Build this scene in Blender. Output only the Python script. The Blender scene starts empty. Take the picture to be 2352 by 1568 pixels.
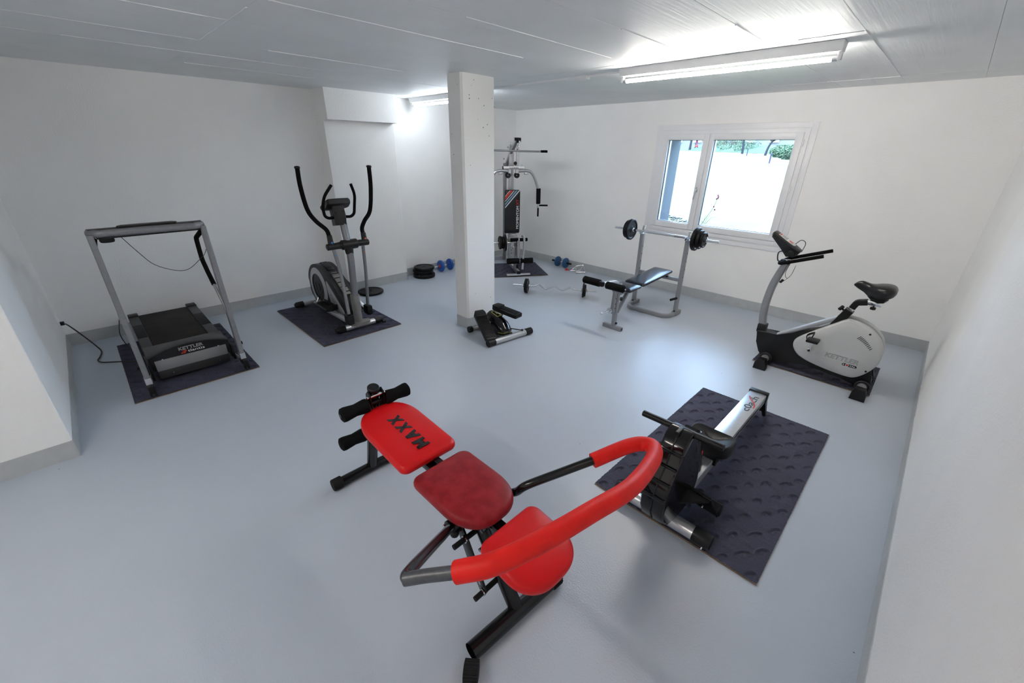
import bpy, bmesh, math, random
import numpy as np
from mathutils import Vector, Matrix

# ------------------------------------------------------------------ scene, camera, sky, sun, exposure
SC = bpy.context.scene
COL = SC.collection
SC.view_settings.view_transform = 'Standard'
SC.view_settings.look = 'None'
SC.view_settings.gamma = 1.0
SC.view_settings.use_curve_mapping = False
SC.view_settings.exposure = 0.52
SC.cycles.use_denoising = True
SC.cycles.max_bounces = 14
SC.cycles.diffuse_bounces = 12
SC.cycles.sample_clamp_indirect = 8.0
SC.cycles.caustics_reflective = False
SC.cycles.caustics_refractive = False

CAM_POS = Vector((5.4736, -5.5205, 1.7523))
yaw, pitch, roll, FPX = 2.3488, 0.4322, 0.0167, 949.84
fw = Vector((math.cos(yaw) * math.cos(pitch), math.sin(yaw) * math.cos(pitch), -math.sin(pitch)))
rt = Vector((math.sin(yaw), -math.cos(yaw), 0.0))
up = rt.cross(fw)
rt, up = rt * math.cos(roll) + up * math.sin(roll), up * math.cos(roll) - rt * math.sin(roll)
cd = bpy.data.cameras.new('camera')
cd.sensor_fit = 'HORIZONTAL'
cd.sensor_width = 36.0
cd.lens = 36.0 * FPX / 2352.0
cd.clip_start = 0.02
cd.clip_end = 400
cam = bpy.data.objects.new('camera', cd)
COL.objects.link(cam)
cam.matrix_world = Matrix(((rt.x, up.x, -fw.x, CAM_POS.x), (rt.y, up.y, -fw.y, CAM_POS.y),
                           (rt.z, up.z, -fw.z, CAM_POS.z), (0, 0, 0, 1)))
SC.camera = cam

TUBE_POWER = 105.0        # radiance of the fluorescent tubes
SKY_POWER = 14.0
SUN_POWER = 10.0
wd = bpy.data.worlds.new('sky')
SC.world = wd
wd.use_nodes = True
bgn = wd.node_tree.nodes['Background']
bgn.inputs[0].default_value = (0.46, 0.66, 1.0, 1)
bgn.inputs[1].default_value = SKY_POWER
sl = bpy.data.lights.new('sun', 'SUN')
sl.energy = SUN_POWER
sl.angle = 0.01
sl.color = (1.0, 0.96, 0.9)
sun = bpy.data.objects.new('sun', sl)
COL.objects.link(sun)
sun.rotation_euler = Vector((0.7, 0.1, -1.0)).to_track_quat('-Z', 'Y').to_euler()

H = 2.35          # ceiling height
BB = 0.115        # height of the painted base band
RNG = random.Random(7)

# ------------------------------------------------------------------ materials
def new_mat(name):
    m = bpy.data.materials.new(name)
    m.use_nodes = True
    return m, m.node_tree.nodes, m.node_tree.links

def mat(name, col, rough=0.5, metal=0.0, var=0.0, vscale=8.0, bump=0.0, bscale=200.0, spec=0.5, col2=None, coat=0.0, bdist=0.002, detail=3.0):
    m, n, l = new_mat(name)
    b = n['Principled BSDF']
    b.inputs['Base Color'].default_value = (*col, 1)
    b.inputs['Roughness'].default_value = rough
    b.inputs['Metallic'].default_value = metal
    b.inputs['Specular IOR Level'].default_value = spec
    b.inputs['Coat Weight'].default_value = coat
    tc = n.new('ShaderNodeTexCoord')
    if var or col2:
        t = n.new('ShaderNodeTexNoise')
        t.inputs['Scale'].default_value = vscale
        t.inputs['Detail'].default_value = detail
        l.new(tc.outputs['Object'], t.inputs['Vector'])
        r = n.new('ShaderNodeValToRGB')
        c2 = col2 if col2 else tuple(min(1, c * (1 + var)) for c in col)
        c1 = col if col2 else tuple(c * (1 - var) for c in col)
        r.color_ramp.elements[0].position = 0.35
        r.color_ramp.elements[1].position = 0.65
        r.color_ramp.elements[0].color = (*c1, 1)
        r.color_ramp.elements[1].color = (*c2, 1)
        l.new(t.outputs['Fac'], r.inputs['Fac'])
        l.new(r.outputs['Color'], b.inputs['Base Color'])
    if bump:
        t2 = n.new('ShaderNodeTexNoise')
        t2.inputs['Scale'].default_value = bscale
        t2.inputs['Detail'].default_value = 2.0
        l.new(tc.outputs['Object'], t2.inputs['Vector'])
        bp = n.new('ShaderNodeBump')
        bp.inputs['Strength'].default_value = bump
        bp.inputs['Distance'].default_value = bdist
        l.new(t2.outputs['Fac'], bp.inputs['Height'])
        l.new(bp.outputs['Normal'], b.inputs['Normal'])
    return m

def emit_mat(name, col, s):
    m, n, l = new_mat(name)
    n.remove(n['Principled BSDF'])
    e = n.new('ShaderNodeEmission')
    e.inputs[0].default_value = (*col, 1)
    e.inputs[1].default_value = s
    l.new(e.outputs[0], n['Material Output'].inputs[0])
    return m

def glass_mat(name):
    m, n, l = new_mat(name)
    n.remove(n['Principled BSDF'])
    t = n.new('ShaderNodeBsdfTransparent')
    t.inputs[0].default_value = (0.93, 0.97, 0.96, 1)
    g = n.new('ShaderNodeBsdfGlossy')
    g.inputs['Roughness'].default_value = 0.01
    f = n.new('ShaderNodeFresnel')
    f.inputs[0].default_value = 1.45
    mx = n.new('ShaderNodeMixShader')
    l.new(f.outputs[0], mx.inputs[0])
    l.new(t.outputs[0], mx.inputs[1])
    l.new(g.outputs[0], mx.inputs[2])
    l.new(mx.outputs[0], n['Material Output'].inputs[0])
    return m

M = {}
M['wall'] = mat('wall_paint', (0.885, 0.875, 0.855), 0.75, var=0.012, vscale=3, bump=0.45, bscale=95, bdist=0.004)
M['base_band'] = mat('grey_base_paint', (0.46, 0.475, 0.48), 0.45, var=0.04, vscale=12, bump=0.4, bscale=150, bdist=0.003)
M['reveal'] = mat('outer_reveal_render', (0.075, 0.08, 0.09), 0.85, bump=0.5, bscale=300)

def floor_material():
    m, n, l = new_mat('grey_floor_paint')
    b = n['Principled BSDF']
    tc = n.new('ShaderNodeTexCoord')
    t = n.new('ShaderNodeTexNoise'); t.inputs['Scale'].default_value = 1.1; t.inputs['Detail'].default_value = 4
    l.new(tc.outputs['Object'], t.inputs['Vector'])
    r = n.new('ShaderNodeValToRGB')
    r.color_ramp.elements[0].position = 0.3; r.color_ramp.elements[1].position = 0.7
    r.color_ramp.elements[0].color = (0.44, 0.485, 0.56, 1); r.color_ramp.elements[1].color = (0.48, 0.525, 0.595, 1)
    l.new(t.outputs['Fac'], r.inputs['Fac'])
    # small dark specks and scuffs lying on the paint
    v = n.new('ShaderNodeTexVoronoi'); v.inputs['Scale'].default_value = 5.5
    l.new(tc.outputs['Object'], v.inputs['Vector'])
    lt = n.new('ShaderNodeMath'); lt.operation = 'LESS_THAN'; lt.inputs[1].default_value = 0.022
    l.new(v.outputs['Distance'], lt.inputs[0])
    n2 = n.new('ShaderNodeTexNoise'); n2.inputs['Scale'].default_value = 0.9
    l.new(tc.outputs['Object'], n2.inputs['Vector'])
    gt = n.new('ShaderNodeMath'); gt.operation = 'GREATER_THAN'; gt.inputs[1].default_value = 0.54
    l.new(n2.outputs['Fac'], gt.inputs[0])
    mu = n.new('ShaderNodeMath'); mu.operation = 'MULTIPLY'
    l.new(lt.outputs[0], mu.inputs[0]); l.new(gt.outputs[0], mu.inputs[1])
    mx = n.new('ShaderNodeMixRGB'); mx.inputs[2].default_value = (0.16, 0.16, 0.165, 1)
    l.new(mu.outputs[0], mx.inputs[0]); l.new(r.outputs['Color'], mx.inputs[1])
    l.new(mx.outputs[0], b.inputs['Base Color'])
    rr = n.new('ShaderNodeMapRange')
    rr.inputs['To Min'].default_value = 0.26; rr.inputs['To Max'].default_value = 0.38
    l.new(t.outputs['Fac'], rr.inputs['Value']); l.new(rr.outputs[0], b.inputs['Roughness'])
    t2 = n.new('ShaderNodeTexNoise'); t2.inputs['Scale'].default_value = 130; t2.inputs['Detail'].default_value = 2
    l.new(tc.outputs['Object'], t2.inputs['Vector'])
    bp = n.new('ShaderNodeBump'); bp.inputs['Strength'].default_value = 0.4; bp.inputs['Distance'].default_value = 0.0025
    l.new(t2.outputs['Fac'], bp.inputs['Height']); l.new(bp.outputs[0], b.inputs['Normal'])
    return m

def ceiling_material():
    m, n, l = new_mat('painted_formwork_concrete')
    b = n['Principled BSDF']
    tc = n.new('ShaderNodeTexCoord')
    t = n.new('ShaderNodeTexNoise'); t.inputs['Scale'].default_value = 2.2; t.inputs['Detail'].default_value = 5
    l.new(tc.outputs['Object'], t.inputs['Vector'])
    r = n.new('ShaderNodeValToRGB')
    r.color_ramp.elements[0].position = 0.3; r.color_ramp.elements[1].position = 0.7
    r.color_ramp.elements[0].color = (0.74, 0.755, 0.755, 1); r.color_ramp.elements[1].color = (0.80, 0.81, 0.81, 1)
    l.new(t.outputs['Fac'], r.inputs['Fac']); l.new(r.outputs[0], b.inputs['Base Color'])
    b.inputs['Roughness'].default_value = 0.55
    mp = n.new('ShaderNodeMapping'); mp.inputs['Scale'].default_value = (60, 2.2, 1)
    l.new(tc.outputs['Object'], mp.inputs['Vector'])
    w = n.new('ShaderNodeTexNoise'); w.inputs['Scale'].default_value = 1.0; w.inputs['Detail'].default_value = 4
    l.new(mp.outputs[0], w.inputs['Vector'])
    bp = n.new('ShaderNodeBump'); bp.inputs['Strength'].default_value = 0.55; bp.inputs['Distance'].default_value = 0.004
    l.new(w.outputs['Fac'], bp.inputs['Height']); l.new(bp.outputs[0], b.inputs['Normal'])
    return m

def pillar_material():
    m, n, l = new_mat('pillar_painted_concrete')
    b = n['Principled BSDF']
    tc = n.new('ShaderNodeTexCoord')
    v = n.new('ShaderNodeTexVoronoi'); v.inputs['Scale'].default_value = 17
    l.new(tc.outputs['Object'], v.inputs['Vector'])
    n2 = n.new('ShaderNodeTexNoise'); n2.inputs['Scale'].default_value = 5
    l.new(tc.outputs['Object'], n2.inputs['Vector'])
    th = n.new('ShaderNodeMath'); th.operation = 'MULTIPLY'; th.inputs[1].default_value = 0.16
    l.new(n2.outputs['Fac'], th.inputs[0])
    lt = n.new('ShaderNodeMath'); lt.operation = 'LESS_THAN'
    l.new(v.outputs['Distance'], lt.inputs[0]); l.new(th.outputs[0], lt.inputs[1])
    sp = n.new('ShaderNodeSeparateXYZ'); l.new(tc.outputs['Object'], sp.inputs[0])
    mr = n.new('ShaderNodeMapRange'); mr.inputs['From Min'].default_value = 1.2; mr.inputs['From Max'].default_value = 2.2
    mr.inputs['To Min'].default_value = 0.67; mr.inputs['To Max'].default_value = 0.4
    l.new(sp.outputs[2], mr.inputs['Value'])
    n3 = n.new('ShaderNodeTexNoise'); n3.inputs['Scale'].default_value = 23
    l.new(tc.outputs['Object'], n3.inputs['Vector'])
    gt = n.new('ShaderNodeMath'); gt.operation = 'GREATER_THAN'
    l.new(n3.outputs['Fac'], gt.inputs[0]); l.new(mr.outputs[0], gt.inputs[1])
    mu = n.new('ShaderNodeMath'); mu.operation = 'MULTIPLY'
    l.new(lt.outputs[0], mu.inputs[0]); l.new(gt.outputs[0], mu.inputs[1])
    mx = n.new('ShaderNodeMixRGB'); mx.inputs[1].default_value = (0.80, 0.79, 0.77, 1); mx.inputs[2].default_value = (0.12, 0.115, 0.11, 1)
    l.new(mu.outputs[0], mx.inputs[0]); l.new(mx.outputs[0], b.inputs['Base Color'])
    b.inputs['Roughness'].default_value = 0.6
    t2 = n.new('ShaderNodeTexNoise'); t2.inputs['Scale'].default_value = 45; t2.inputs['Detail'].default_value = 4
    l.new(tc.outputs['Object'], t2.inputs['Vector'])
    bp = n.new('ShaderNodeBump'); bp.inputs['Strength'].default_value = 0.2; bp.inputs['Distance'].default_value = 0.003
    l.new(t2.outputs['Fac'], bp.inputs['Height']); l.new(bp.outputs[0], b.inputs['Normal'])
    return m

M['floor'] = floor_material()
M['ceiling'] = ceiling_material()
M['pillar'] = pillar_material()
M['white_pvc'] = mat('white_window_plastic', (0.80, 0.80, 0.815), 0.35, var=0.01)
M['gasket'] = mat('dark_gasket', (0.03, 0.03, 0.035), 0.6, var=0.05)
M['glass'] = glass_mat('window_glass')
M['lamp_white'] = mat('white_lamp_enamel', (0.82, 0.82, 0.82), 0.35, var=0.01)
M['tube_warm'] = emit_mat('fluorescent_tube_warm', (1.0, 0.95, 0.89), TUBE_POWER)
M['tube_cool'] = emit_mat('fluorescent_tube_cool', (0.84, 0.92, 1.0), TUBE_POWER * 0.45)
M['tube_fill'] = emit_mat('added_fill_tube', (1.0, 0.93, 0.85), TUBE_POWER * 0.85)  # tube of the added fill lamp
M['black_plastic'] = mat('black_plastic', (0.008, 0.008, 0.009), 0.4, spec=0.25, var=0.15, bump=0.15, bscale=500, bdist=0.0006)
M['black_gloss'] = mat('black_gloss_plastic', (0.005, 0.005, 0.006), 0.1, var=0.1, spec=0.4)
M['charcoal'] = mat('charcoal_plastic', (0.013, 0.0125, 0.013), 0.42, spec=0.3, var=0.1, bump=0.2, bscale=600, bdist=0.0006)
M['black_metal'] = mat('black_enamelled_steel', (0.005, 0.005, 0.006), 0.2, spec=0.4, var=0.1)
M['scuffed_black'] = mat('scuffed_black_steel', (0.06, 0.065, 0.075), 0.35, var=0.2, vscale=60)
M['foam'] = mat('black_foam', (0.006, 0.006, 0.0065), 0.95, spec=0.1, var=0.25, vscale=300, bump=0.5, bscale=900, bdist=0.001)
M['rubber'] = mat('black_rubber', (0.007, 0.007, 0.008), 0.7, spec=0.25, var=0.15, bump=0.3, bscale=400, bdist=0.0008)
M['silver'] = mat('silver_enamel', (0.27, 0.275, 0.29), 0.36, 0.45, var=0.04, vscale=40)
M['silver_dark'] = mat('graphite_silver_enamel', (0.22, 0.225, 0.24), 0.38, 0.45, var=0.05, vscale=40)
M['silver_light'] = mat('light_silver_enamel', (0.42, 0.425, 0.44), 0.38, 0.3, var=0.04, vscale=40)
M['gym_silver'] = mat('polished_silver_enamel', (0.50, 0.51, 0.53), 0.28, 0.8, var=0.03, vscale=40)
M['gym_grey'] = mat('polished_grey_enamel', (0.30, 0.305, 0.32), 0.3, 0.7, var=0.03, vscale=40)
M['taupe'] = mat('taupe_grey_plastic', (0.20, 0.19, 0.185), 0.5, var=0.05)
M['alu'] = mat('anodised_aluminium', (0.58, 0.59, 0.61), 0.3, 0.75, var=0.03, vscale=60)
M['chrome'] = mat('chrome', (0.75, 0.76, 0.78), 0.14, 1.0, var=0.03)
M['grey_plastic'] = mat('light_grey_plastic', (0.52, 0.525, 0.515), 0.42, var=0.02, bump=0.12, bscale=700, bdist=0.0005)
M['grey_panel'] = mat('grey_metal_panel', (0.22, 0.22, 0.23), 0.5, 0.1, var=0.03)
M['dark_panel'] = mat('dark_grey_panel', (0.04, 0.04, 0.042), 0.5, spec=0.35, var=0.05)
M['belt'] = mat('running_belt', (0.009, 0.008, 0.008), 0.7, spec=0.2, col2=(0.022, 0.017, 0.014), vscale=5, bump=0.25, bscale=600, bdist=0.0008)
M['iron'] = mat('cast_iron_plate', (0.006, 0.006, 0.007), 0.4, spec=0.22, var=0.2, bump=0.2, bscale=300, bdist=0.0008)
M['blue_vinyl'] = mat('bright_blue_vinyl', (0.012, 0.085, 0.36), 0.35, var=0.06)
M['blue_dull'] = mat('dull_blue_vinyl', (0.018, 0.075, 0.19), 0.45, var=0.06)
M['red_vinyl'] = mat('red_vinyl', (0.60, 0.006, 0.008), 0.42, spec=0.25, var=0.04, bump=0.12, bscale=350, bdist=0.0008)
M['red_worn'] = mat('worn_red_vinyl', (0.21, 0.007, 0.011), 0.45, spec=0.2, col2=(0.285, 0.016, 0.022), vscale=22, bump=0.25, bscale=260, bdist=0.001, detail=8)
M['red_foam'] = mat('red_foam_grip', (0.72, 0.012, 0.008), 0.5, spec=0.25, var=0.05, vscale=20, bump=0.2, bscale=120, bdist=0.001)
M['red'] = mat('red_plastic', (0.55, 0.02, 0.02), 0.4, var=0.05)
M['navy_vinyl'] = mat('navy_black_vinyl', (0.010, 0.013, 0.022), 0.24, var=0.1, bump=0.12, bscale=300, bdist=0.0008)
M['black_vinyl'] = mat('black_vinyl', (0.008, 0.008, 0.009), 0.3, spec=0.4, var=0.1, bump=0.1, bscale=400, bdist=0.0006)
M['print_white'] = mat('white_print', (0.75, 0.76, 0.78), 0.5, var=0.01)
M['print_black'] = mat('black_print', (0.012, 0.012, 0.014), 0.5, var=0.01)
M['print_red'] = mat('red_print', (0.55, 0.03, 0.02), 0.5, var=0.01)
M['print_blue'] = mat('blue_grey_print', (0.16, 0.30, 0.42), 0.5, var=0.01)
M['print_yellow'] = mat('yellow_print', (0.62, 0.60, 0.12), 0.5, var=0.01)
M['lcd'] = mat('lcd_screen', (0.32, 0.35, 0.31), 0.15, var=0.02)
M['sticker_blue'] = mat('blue_dot', (0.02, 0.25, 0.75), 0.4, var=0.01)
M['sticker_orange'] = mat('orange_dot', (0.85, 0.14, 0.06), 0.4, var=0.01)
M['carpet'] = mat('navy_needle_carpet', (0.024, 0.025, 0.044), 0.9, col2=(0.062, 0.064, 0.105), vscale=380, bump=0.8, bscale=700, bdist=0.002)
M['carpet_back'] = mat('tan_carpet_backing', (0.30, 0.22, 0.16), 0.9, var=0.1)
M['cable'] = mat('black_cable', (0.01, 0.01, 0.011), 0.45, var=0.05)

# ------------------------------------------------------------------ geometry helpers
def V(*a):
    return Vector(a[0]) if len(a) == 1 else Vector(a)

def crom(pts, n=8, closed=False):
    P = [Vector(p) for p in pts]
    out = []
    m = len(P)
    rng = range(m if closed else m - 1)
    for i in rng:
        if closed:
            a, b, c, d = P[(i - 1) % m], P[i], P[(i + 1) % m], P[(i + 2) % m]
        else:
            b, c = P[i], P[i + 1]
            a = P[i - 1] if i > 0 else b * 2 - c
            d = P[i + 2] if i + 2 < m else c * 2 - b
        for k in range(n):
            t = k / n
            out.append(0.5 * ((2 * b) + (c - a) * t + (2 * a - 5 * b + 4 * c - d) * t * t + (3 * b - a - 3 * c + d) * t ** 3))
    if not closed:
        out.append(P[-1])
    return out

def fillet(pts, r, n=5):
    P = [Vector(p) for p in pts]
    out = [P[0]]
    for i in range(1, len(P) - 1):
        a, b, c = P[i - 1], P[i], P[i + 1]
        d1, d2 = (a - b), (c - b)
        q = min(r, d1.length * 0.49, d2.length * 0.49)
        s, e = b + d1.normalized() * q, b + d2.normalized() * q
        for k in range(n + 1):
            t = k / n
            out.append(s * (1 - t) ** 2 + b * 2 * t * (1 - t) + e * t * t)
    out.append(P[-1])
    return out

def rrect(w, h, r, n=4):
    out = []
    for cx, cy, a0 in ((w / 2 - r, h / 2 - r, 0), (-w / 2 + r, h / 2 - r, 90), (-w / 2 + r, -h / 2 + r, 180), (w / 2 - r, -h / 2 + r, 270)):
        for k in range(n + 1):
            a = math.radians(a0 + 90 * k / n)
            out.append((cx + r * math.cos(a), cy + r * math.sin(a)))
    return out

def circ(r, n=24, ry=None, c=(0, 0)):
    ry = r if ry is None else ry
    return [(c[0] + r * math.cos(2 * math.pi * k / n), c[1] + ry * math.sin(2 * math.pi * k / n)) for k in range(n)]

def scurve(pts, n=6):
    return [(p.x, p.y) for p in crom([(a, b, 0) for a, b in pts], n, closed=True)]

class G:
    def __init__(s):
        s.bm = bmesh.new()
    def box(s, c, size, bev=0, rot=None, seg=2):
        vs = bmesh.ops.create_cube(s.bm, size=1)['verts']
        T = Matrix.Translation(Vector(c)) @ (rot.to_4x4() if rot else Matrix.Identity(4)) @ Matrix.Diagonal((*size, 1))
        bmesh.ops.transform(s.bm, matrix=T, verts=vs)
        if bev:
            es = list({e for v in vs for e in v.link_edges})
            bmesh.ops.bevel(s.bm, geom=es, offset=bev, segments=seg, affect='EDGES', profile=0.5)
        return s
    def lohi(s, lo, hi, bev=0, seg=2):
        return s.box([(a + b) / 2 for a, b in zip(lo, hi)], [b - a for a, b in zip(lo, hi)], bev, None, seg)
    def beam(s, p0, p1, w, h, upv=(0, 0, 1), bev=0.003):
        p0, p1 = Vector(p0), Vector(p1)
        x = (p1 - p0).normalized()
        u = Vector(upv)
        y = u.cross(x).normalized()
        z = x.cross(y)
        R = Matrix((x, y, z)).transposed()
        return s.box((p0 + p1) / 2, ((p1 - p0).length, w, h), bev, R)
    def sweep(s, pts, prof, upv=None, closed=False, cap=True, scales=None):
        P = [Vector(p) for p in pts]
        m = len(P)
        T = []
        for i in range(m):
            if closed:
                t = P[(i + 1) % m] - P[(i - 1) % m]
            else:
                t = P[min(i + 1, m - 1)] - P[max(i - 1, 0)]
            T.append(t.normalized() if t.length > 1e-9 else Vector((0, 0, 1)))
        u = Vector(upv) if upv is not None else (Vector((0, 0, 1)) if abs(T[0].z) < 0.9 else Vector((1, 0, 0)))
        rings = []
        for i in range(m):
            t = T[i]
            u = (u - t * u.dot(t))
            if u.length < 1e-6:
                u = t.orthogonal()
            u.normalize()
            w = u.cross(t)
            k = scales[i] if scales else 1.0
            rings.append([s.bm.verts.new(P[i] + w * (a * k) + u * (b * k)) for a, b in prof])
        n = len(prof)
        for i in range(m if closed else m - 1):
            A, B = rings[i], rings[(i + 1) % m]
            for j in range(n):
                s.bm.faces.new((A[j], A[(j + 1) % n], B[(j + 1) % n], B[j]))
        if cap and not closed:
            s.bm.faces.new(rings[0][::-1])
            s.bm.faces.new(rings[-1])
        return s
    def tube(s, pts, r, seg=14, closed=False, cap=True, scales=None, ry=None, upv=None):
        return s.sweep(pts, circ(r, seg, ry), upv, closed, cap, scales)
    def rect(s, pts, w, h, upv=(0, 0, 1), r=0.004, cap=True):
        return s.sweep(pts, rrect(w, h, r, 3), upv, False, cap)
    def lathe(s, prof, o, ax, seg=28):
        o, ax = Vector(o), Vector(ax).normalized()
        u = ax.orthogonal().normalized()
        w = ax.cross(u)
        rings = []
        for r, h in prof:
            if r < 1e-6:
                rings.append([s.bm.verts.new(o + ax * h)])
            else:
                rings.append([s.bm.verts.new(o + ax * h + u * (r * math.cos(2 * math.pi * k / seg)) + w * (r * math.sin(2 * math.pi * k / seg))) for k in range(seg)])
        for A, B in zip(rings, rings[1:]):
            for k in range(seg):
                k2 = (k + 1) % seg
                if len(A) == 1 and len(B) == 1:
                    continue
                if len(A) == 1:
                    s.bm.faces.new((A[0], B[k], B[k2]))
                elif len(B) == 1:
                    s.bm.faces.new((A[k], B[0], A[k2]))
                else:
                    s.bm.faces.new((A[k], B[k], B[k2], A[k2]))
        return s
    def cyl(s, p0, p1, r, r2=None, seg=20, bev=0.0):
        p0, p1 = Vector(p0), Vector(p1)
        L = (p1 - p0).length
        r2 = r if r2 is None else r2
        if bev:
            pr = [(0, 0), (r - bev, 0), (r, bev), (r2, L - bev), (r2 - bev, L), (0, L)]
        else:
            pr = [(0, 0), (r, 0), (r2, L), (0, L)]
        return s.lathe(pr, p0, p1 - p0, seg)
    def ball(s, c, r, sc=(1, 1, 1), sub=2):
        vs = bmesh.ops.create_icosphere(s.bm, subdivisions=sub, radius=r)['verts']
        bmesh.ops.transform(s.bm, matrix=Matrix.Translation(Vector(c)) @ Matrix.Diagonal((*sc, 1)), verts=vs)
        return s
    def prism(s, poly, o, u, v, t0, t1, bev=0.0, seg=2):
        o, u, v = Vector(o), Vector(u).normalized(), Vector(v).normalized()
        n = u.cross(v)
        A = [s.bm.verts.new(o + u * a + v * b + n * t0) for a, b in poly]
        B = [s.bm.verts.new(o + u * a + v * b + n * t1) for a, b in poly]
        k = len(poly)
        fs = [s.bm.faces.new(A[::-1]), s.bm.faces.new(B)]
        for i in range(k):
            j = (i + 1) % k
            s.bm.faces.new((A[i], A[j], B[j], B[i]))
        if bev:
            es = list({e for f in fs for e in f.edges})
            bmesh.ops.bevel(s.bm, geom=es, offset=bev, segments=seg, affect='EDGES', profile=0.5)
        return s
    def pad(s, poly, o, u, v, th, dome=0.008, edge=0.02):
        """upholstered cushion: flat underside, rounded rim, slightly domed top"""
        o, u, v = Vector(o), Vector(u).normalized(), Vector(v).normalized()
        n = u.cross(v)
        cx = sum(p[0] for p in poly) / len(poly); cy = sum(p[1] for p in poly) / len(poly)
        R = max(math.hypot(a - cx, b - cy) for a, b in poly)
        e = edge / R
        lv = [(1 - 0.6 * e, 0.0), (1 - 0.15 * e, 0.12 * th), (1.0, 0.35 * th), (1.0, 0.55 * th), (1 - 0.12 * e, 0.75 * th), (1 - 0.45 * e, 0.91 * th),
              (1 - e, th), (0.75, th + dome * 0.55), (0.5, th + dome * 0.85), (0.25, th + dome * 0.97)]
        rings = [[s.bm.verts.new(o + u * (cx + (a - cx) * k) + v * (cy + (b - cy) * k) + n * z) for a, b in poly] for k, z in lv]
        m = len(poly)
        s.bm.faces.new(rings[0][::-1])
        for A, B in zip(rings, rings[1:]):
            for i in range(m):
                s.bm.faces.new((A[i], A[(i + 1) % m], B[(i + 1) % m], B[i]))
        c = s.bm.verts.new(o + u * cx + v * cy + n * (th + dome))
        for i in range(m):
            s.bm.faces.new((rings[-1][i], rings[-1][(i + 1) % m], c))
        return s
    def loft(s, rings, cap=True):
        R = [[s.bm.verts.new(Vector(p)) for p in r] for r in rings]
        n = len(R[0])
        for A, B in zip(R, R[1:]):
            for i in range(n):
                s.bm.faces.new((A[i], A[(i + 1) % n], B[(i + 1) % n], B[i]))
        if cap:
            s.bm.faces.new(R[0][::-1]); s.bm.faces.new(R[-1])
        return s

STROKES = {'M': [[(0, 0), (0, 1), (0.5, 0.25), (1, 1), (1, 0)]], 'A': [[(0, 0), (0.5, 1), (1, 0)], [(0.2, 0.36), (0.8, 0.36)]], 'X': [[(0, 0), (1, 1)], [(0, 1), (1, 0)]]}
def block_letters(body, m, parent, c, u, v, width, height, sw, gap=0.28, lift=0.001):
    """bold printed capitals drawn as flat strokes"""
    u, v = Vector(u).normalized(), Vector(v).normalized()
    n = u.cross(v)
    k = len(body)
    lw = width / (k + gap * (k - 1))
    for i, ch in enumerate(body):
        x0 = -width / 2 + i * lw * (1 + gap)
        g = G()
        for st in STROKES[ch]:
            P_ = [(x0 + sw * 0.5 + a * (lw - sw), -height / 2 + b * height) for a, b in st]
            for (a0, b0), (a1, b1) in zip(P_, P_[1:]):
                if abs(b1 - b0) < 1e-6:
                    q = [(a0, b0 - sw * 0.45), (a1, b1 - sw * 0.45), (a1, b1 + sw * 0.45), (a0, b0 + sw * 0.45)]
                else:
                    hw = sw * 0.5 * math.hypot(a1 - a0, b1 - b0) / abs(b1 - b0)
                    q = [(a0 - hw, b0), (a0 + hw, b0), (a1 + hw, b1), (a1 - hw, b1)]
                g.prism(q, Vector(c) + n * lift, u, v, -0.002, 0.0006)
        part('letter', g, m, parent, smooth=0)

ROOTM = {}
def finish(me, smooth=35):
    if smooth:
        me.shade_smooth()
        me.set_sharp_from_angle(angle=math.radians(smooth))

def part(name, g, m, parent, smooth=35, label=None):
    """a mesh built in world coordinates, kept under its thing"""
    bmesh.ops.recalc_face_normals(g.bm, faces=g.bm.faces)
    inv = ROOTM.get(parent.name, Matrix.Identity(4)) if parent else Matrix.Identity(4)
    g.bm.transform(inv)
    me = bpy.data.meshes.new(name)
    g.bm.to_mesh(me); g.bm.free()
    finish(me, smooth)
    me.materials.append(M[m] if isinstance(m, str) else m)
    o = bpy.data.objects.new(name, me)
    COL.objects.link(o)
    if parent:
        o.parent = parent
        ROOTM[o.name] = inv
    if label:
        o['label'] = label
    return o

def thing(name, label, cat, loc, group=None, rotz=0.0, kind=None):
    o = bpy.data.objects.new(name, None)
    o.empty_display_size = 0.1
    COL.objects.link(o)
    o.location = loc
    o.rotation_euler = (0, 0, rotz)
    ROOTM[o.name] = (Matrix.Translation(Vector(loc)) @ Matrix.Rotation(rotz, 4, 'Z')).inverted()
    tag(o, label, cat, group, kind)
    return o

def tag(o, label=None, cat=None, group=None, kind=None):
    if label: o['label'] = label
    if cat: o['category'] = cat
    if group: o['group'] = group
    if kind: o['kind'] = kind
    return o

def solo(name, g, m, label, cat, loc, group=None, kind=None, smooth=35):
    bmesh.ops.recalc_face_normals(g.bm, faces=g.bm.faces)
    g.bm.transform(Matrix.Translation(-Vector(loc)))
    me = bpy.data.meshes.new(name)
    g.bm.to_mesh(me); g.bm.free()
    finish(me, smooth)
    me.materials.append(M[m] if isinstance(m, str) else m)
    o = bpy.data.objects.new(name, me)
    COL.objects.link(o)
    o.location = loc
    ROOTM[o.name] = Matrix.Translation(-Vector(loc))
    return tag(o, label, cat, group, kind)

def struct(name, g, m, smooth=0):
    bmesh.ops.recalc_face_normals(g.bm, faces=g.bm.faces)
    me = bpy.data.meshes.new(name)
    g.bm.to_mesh(me); g.bm.free()
    finish(me, smooth)
    me.materials.append(M[m] if isinstance(m, str) else m)
    o = bpy.data.objects.new(name, me)
    COL.objects.link(o)
    o['kind'] = 'structure'
    return o

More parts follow.
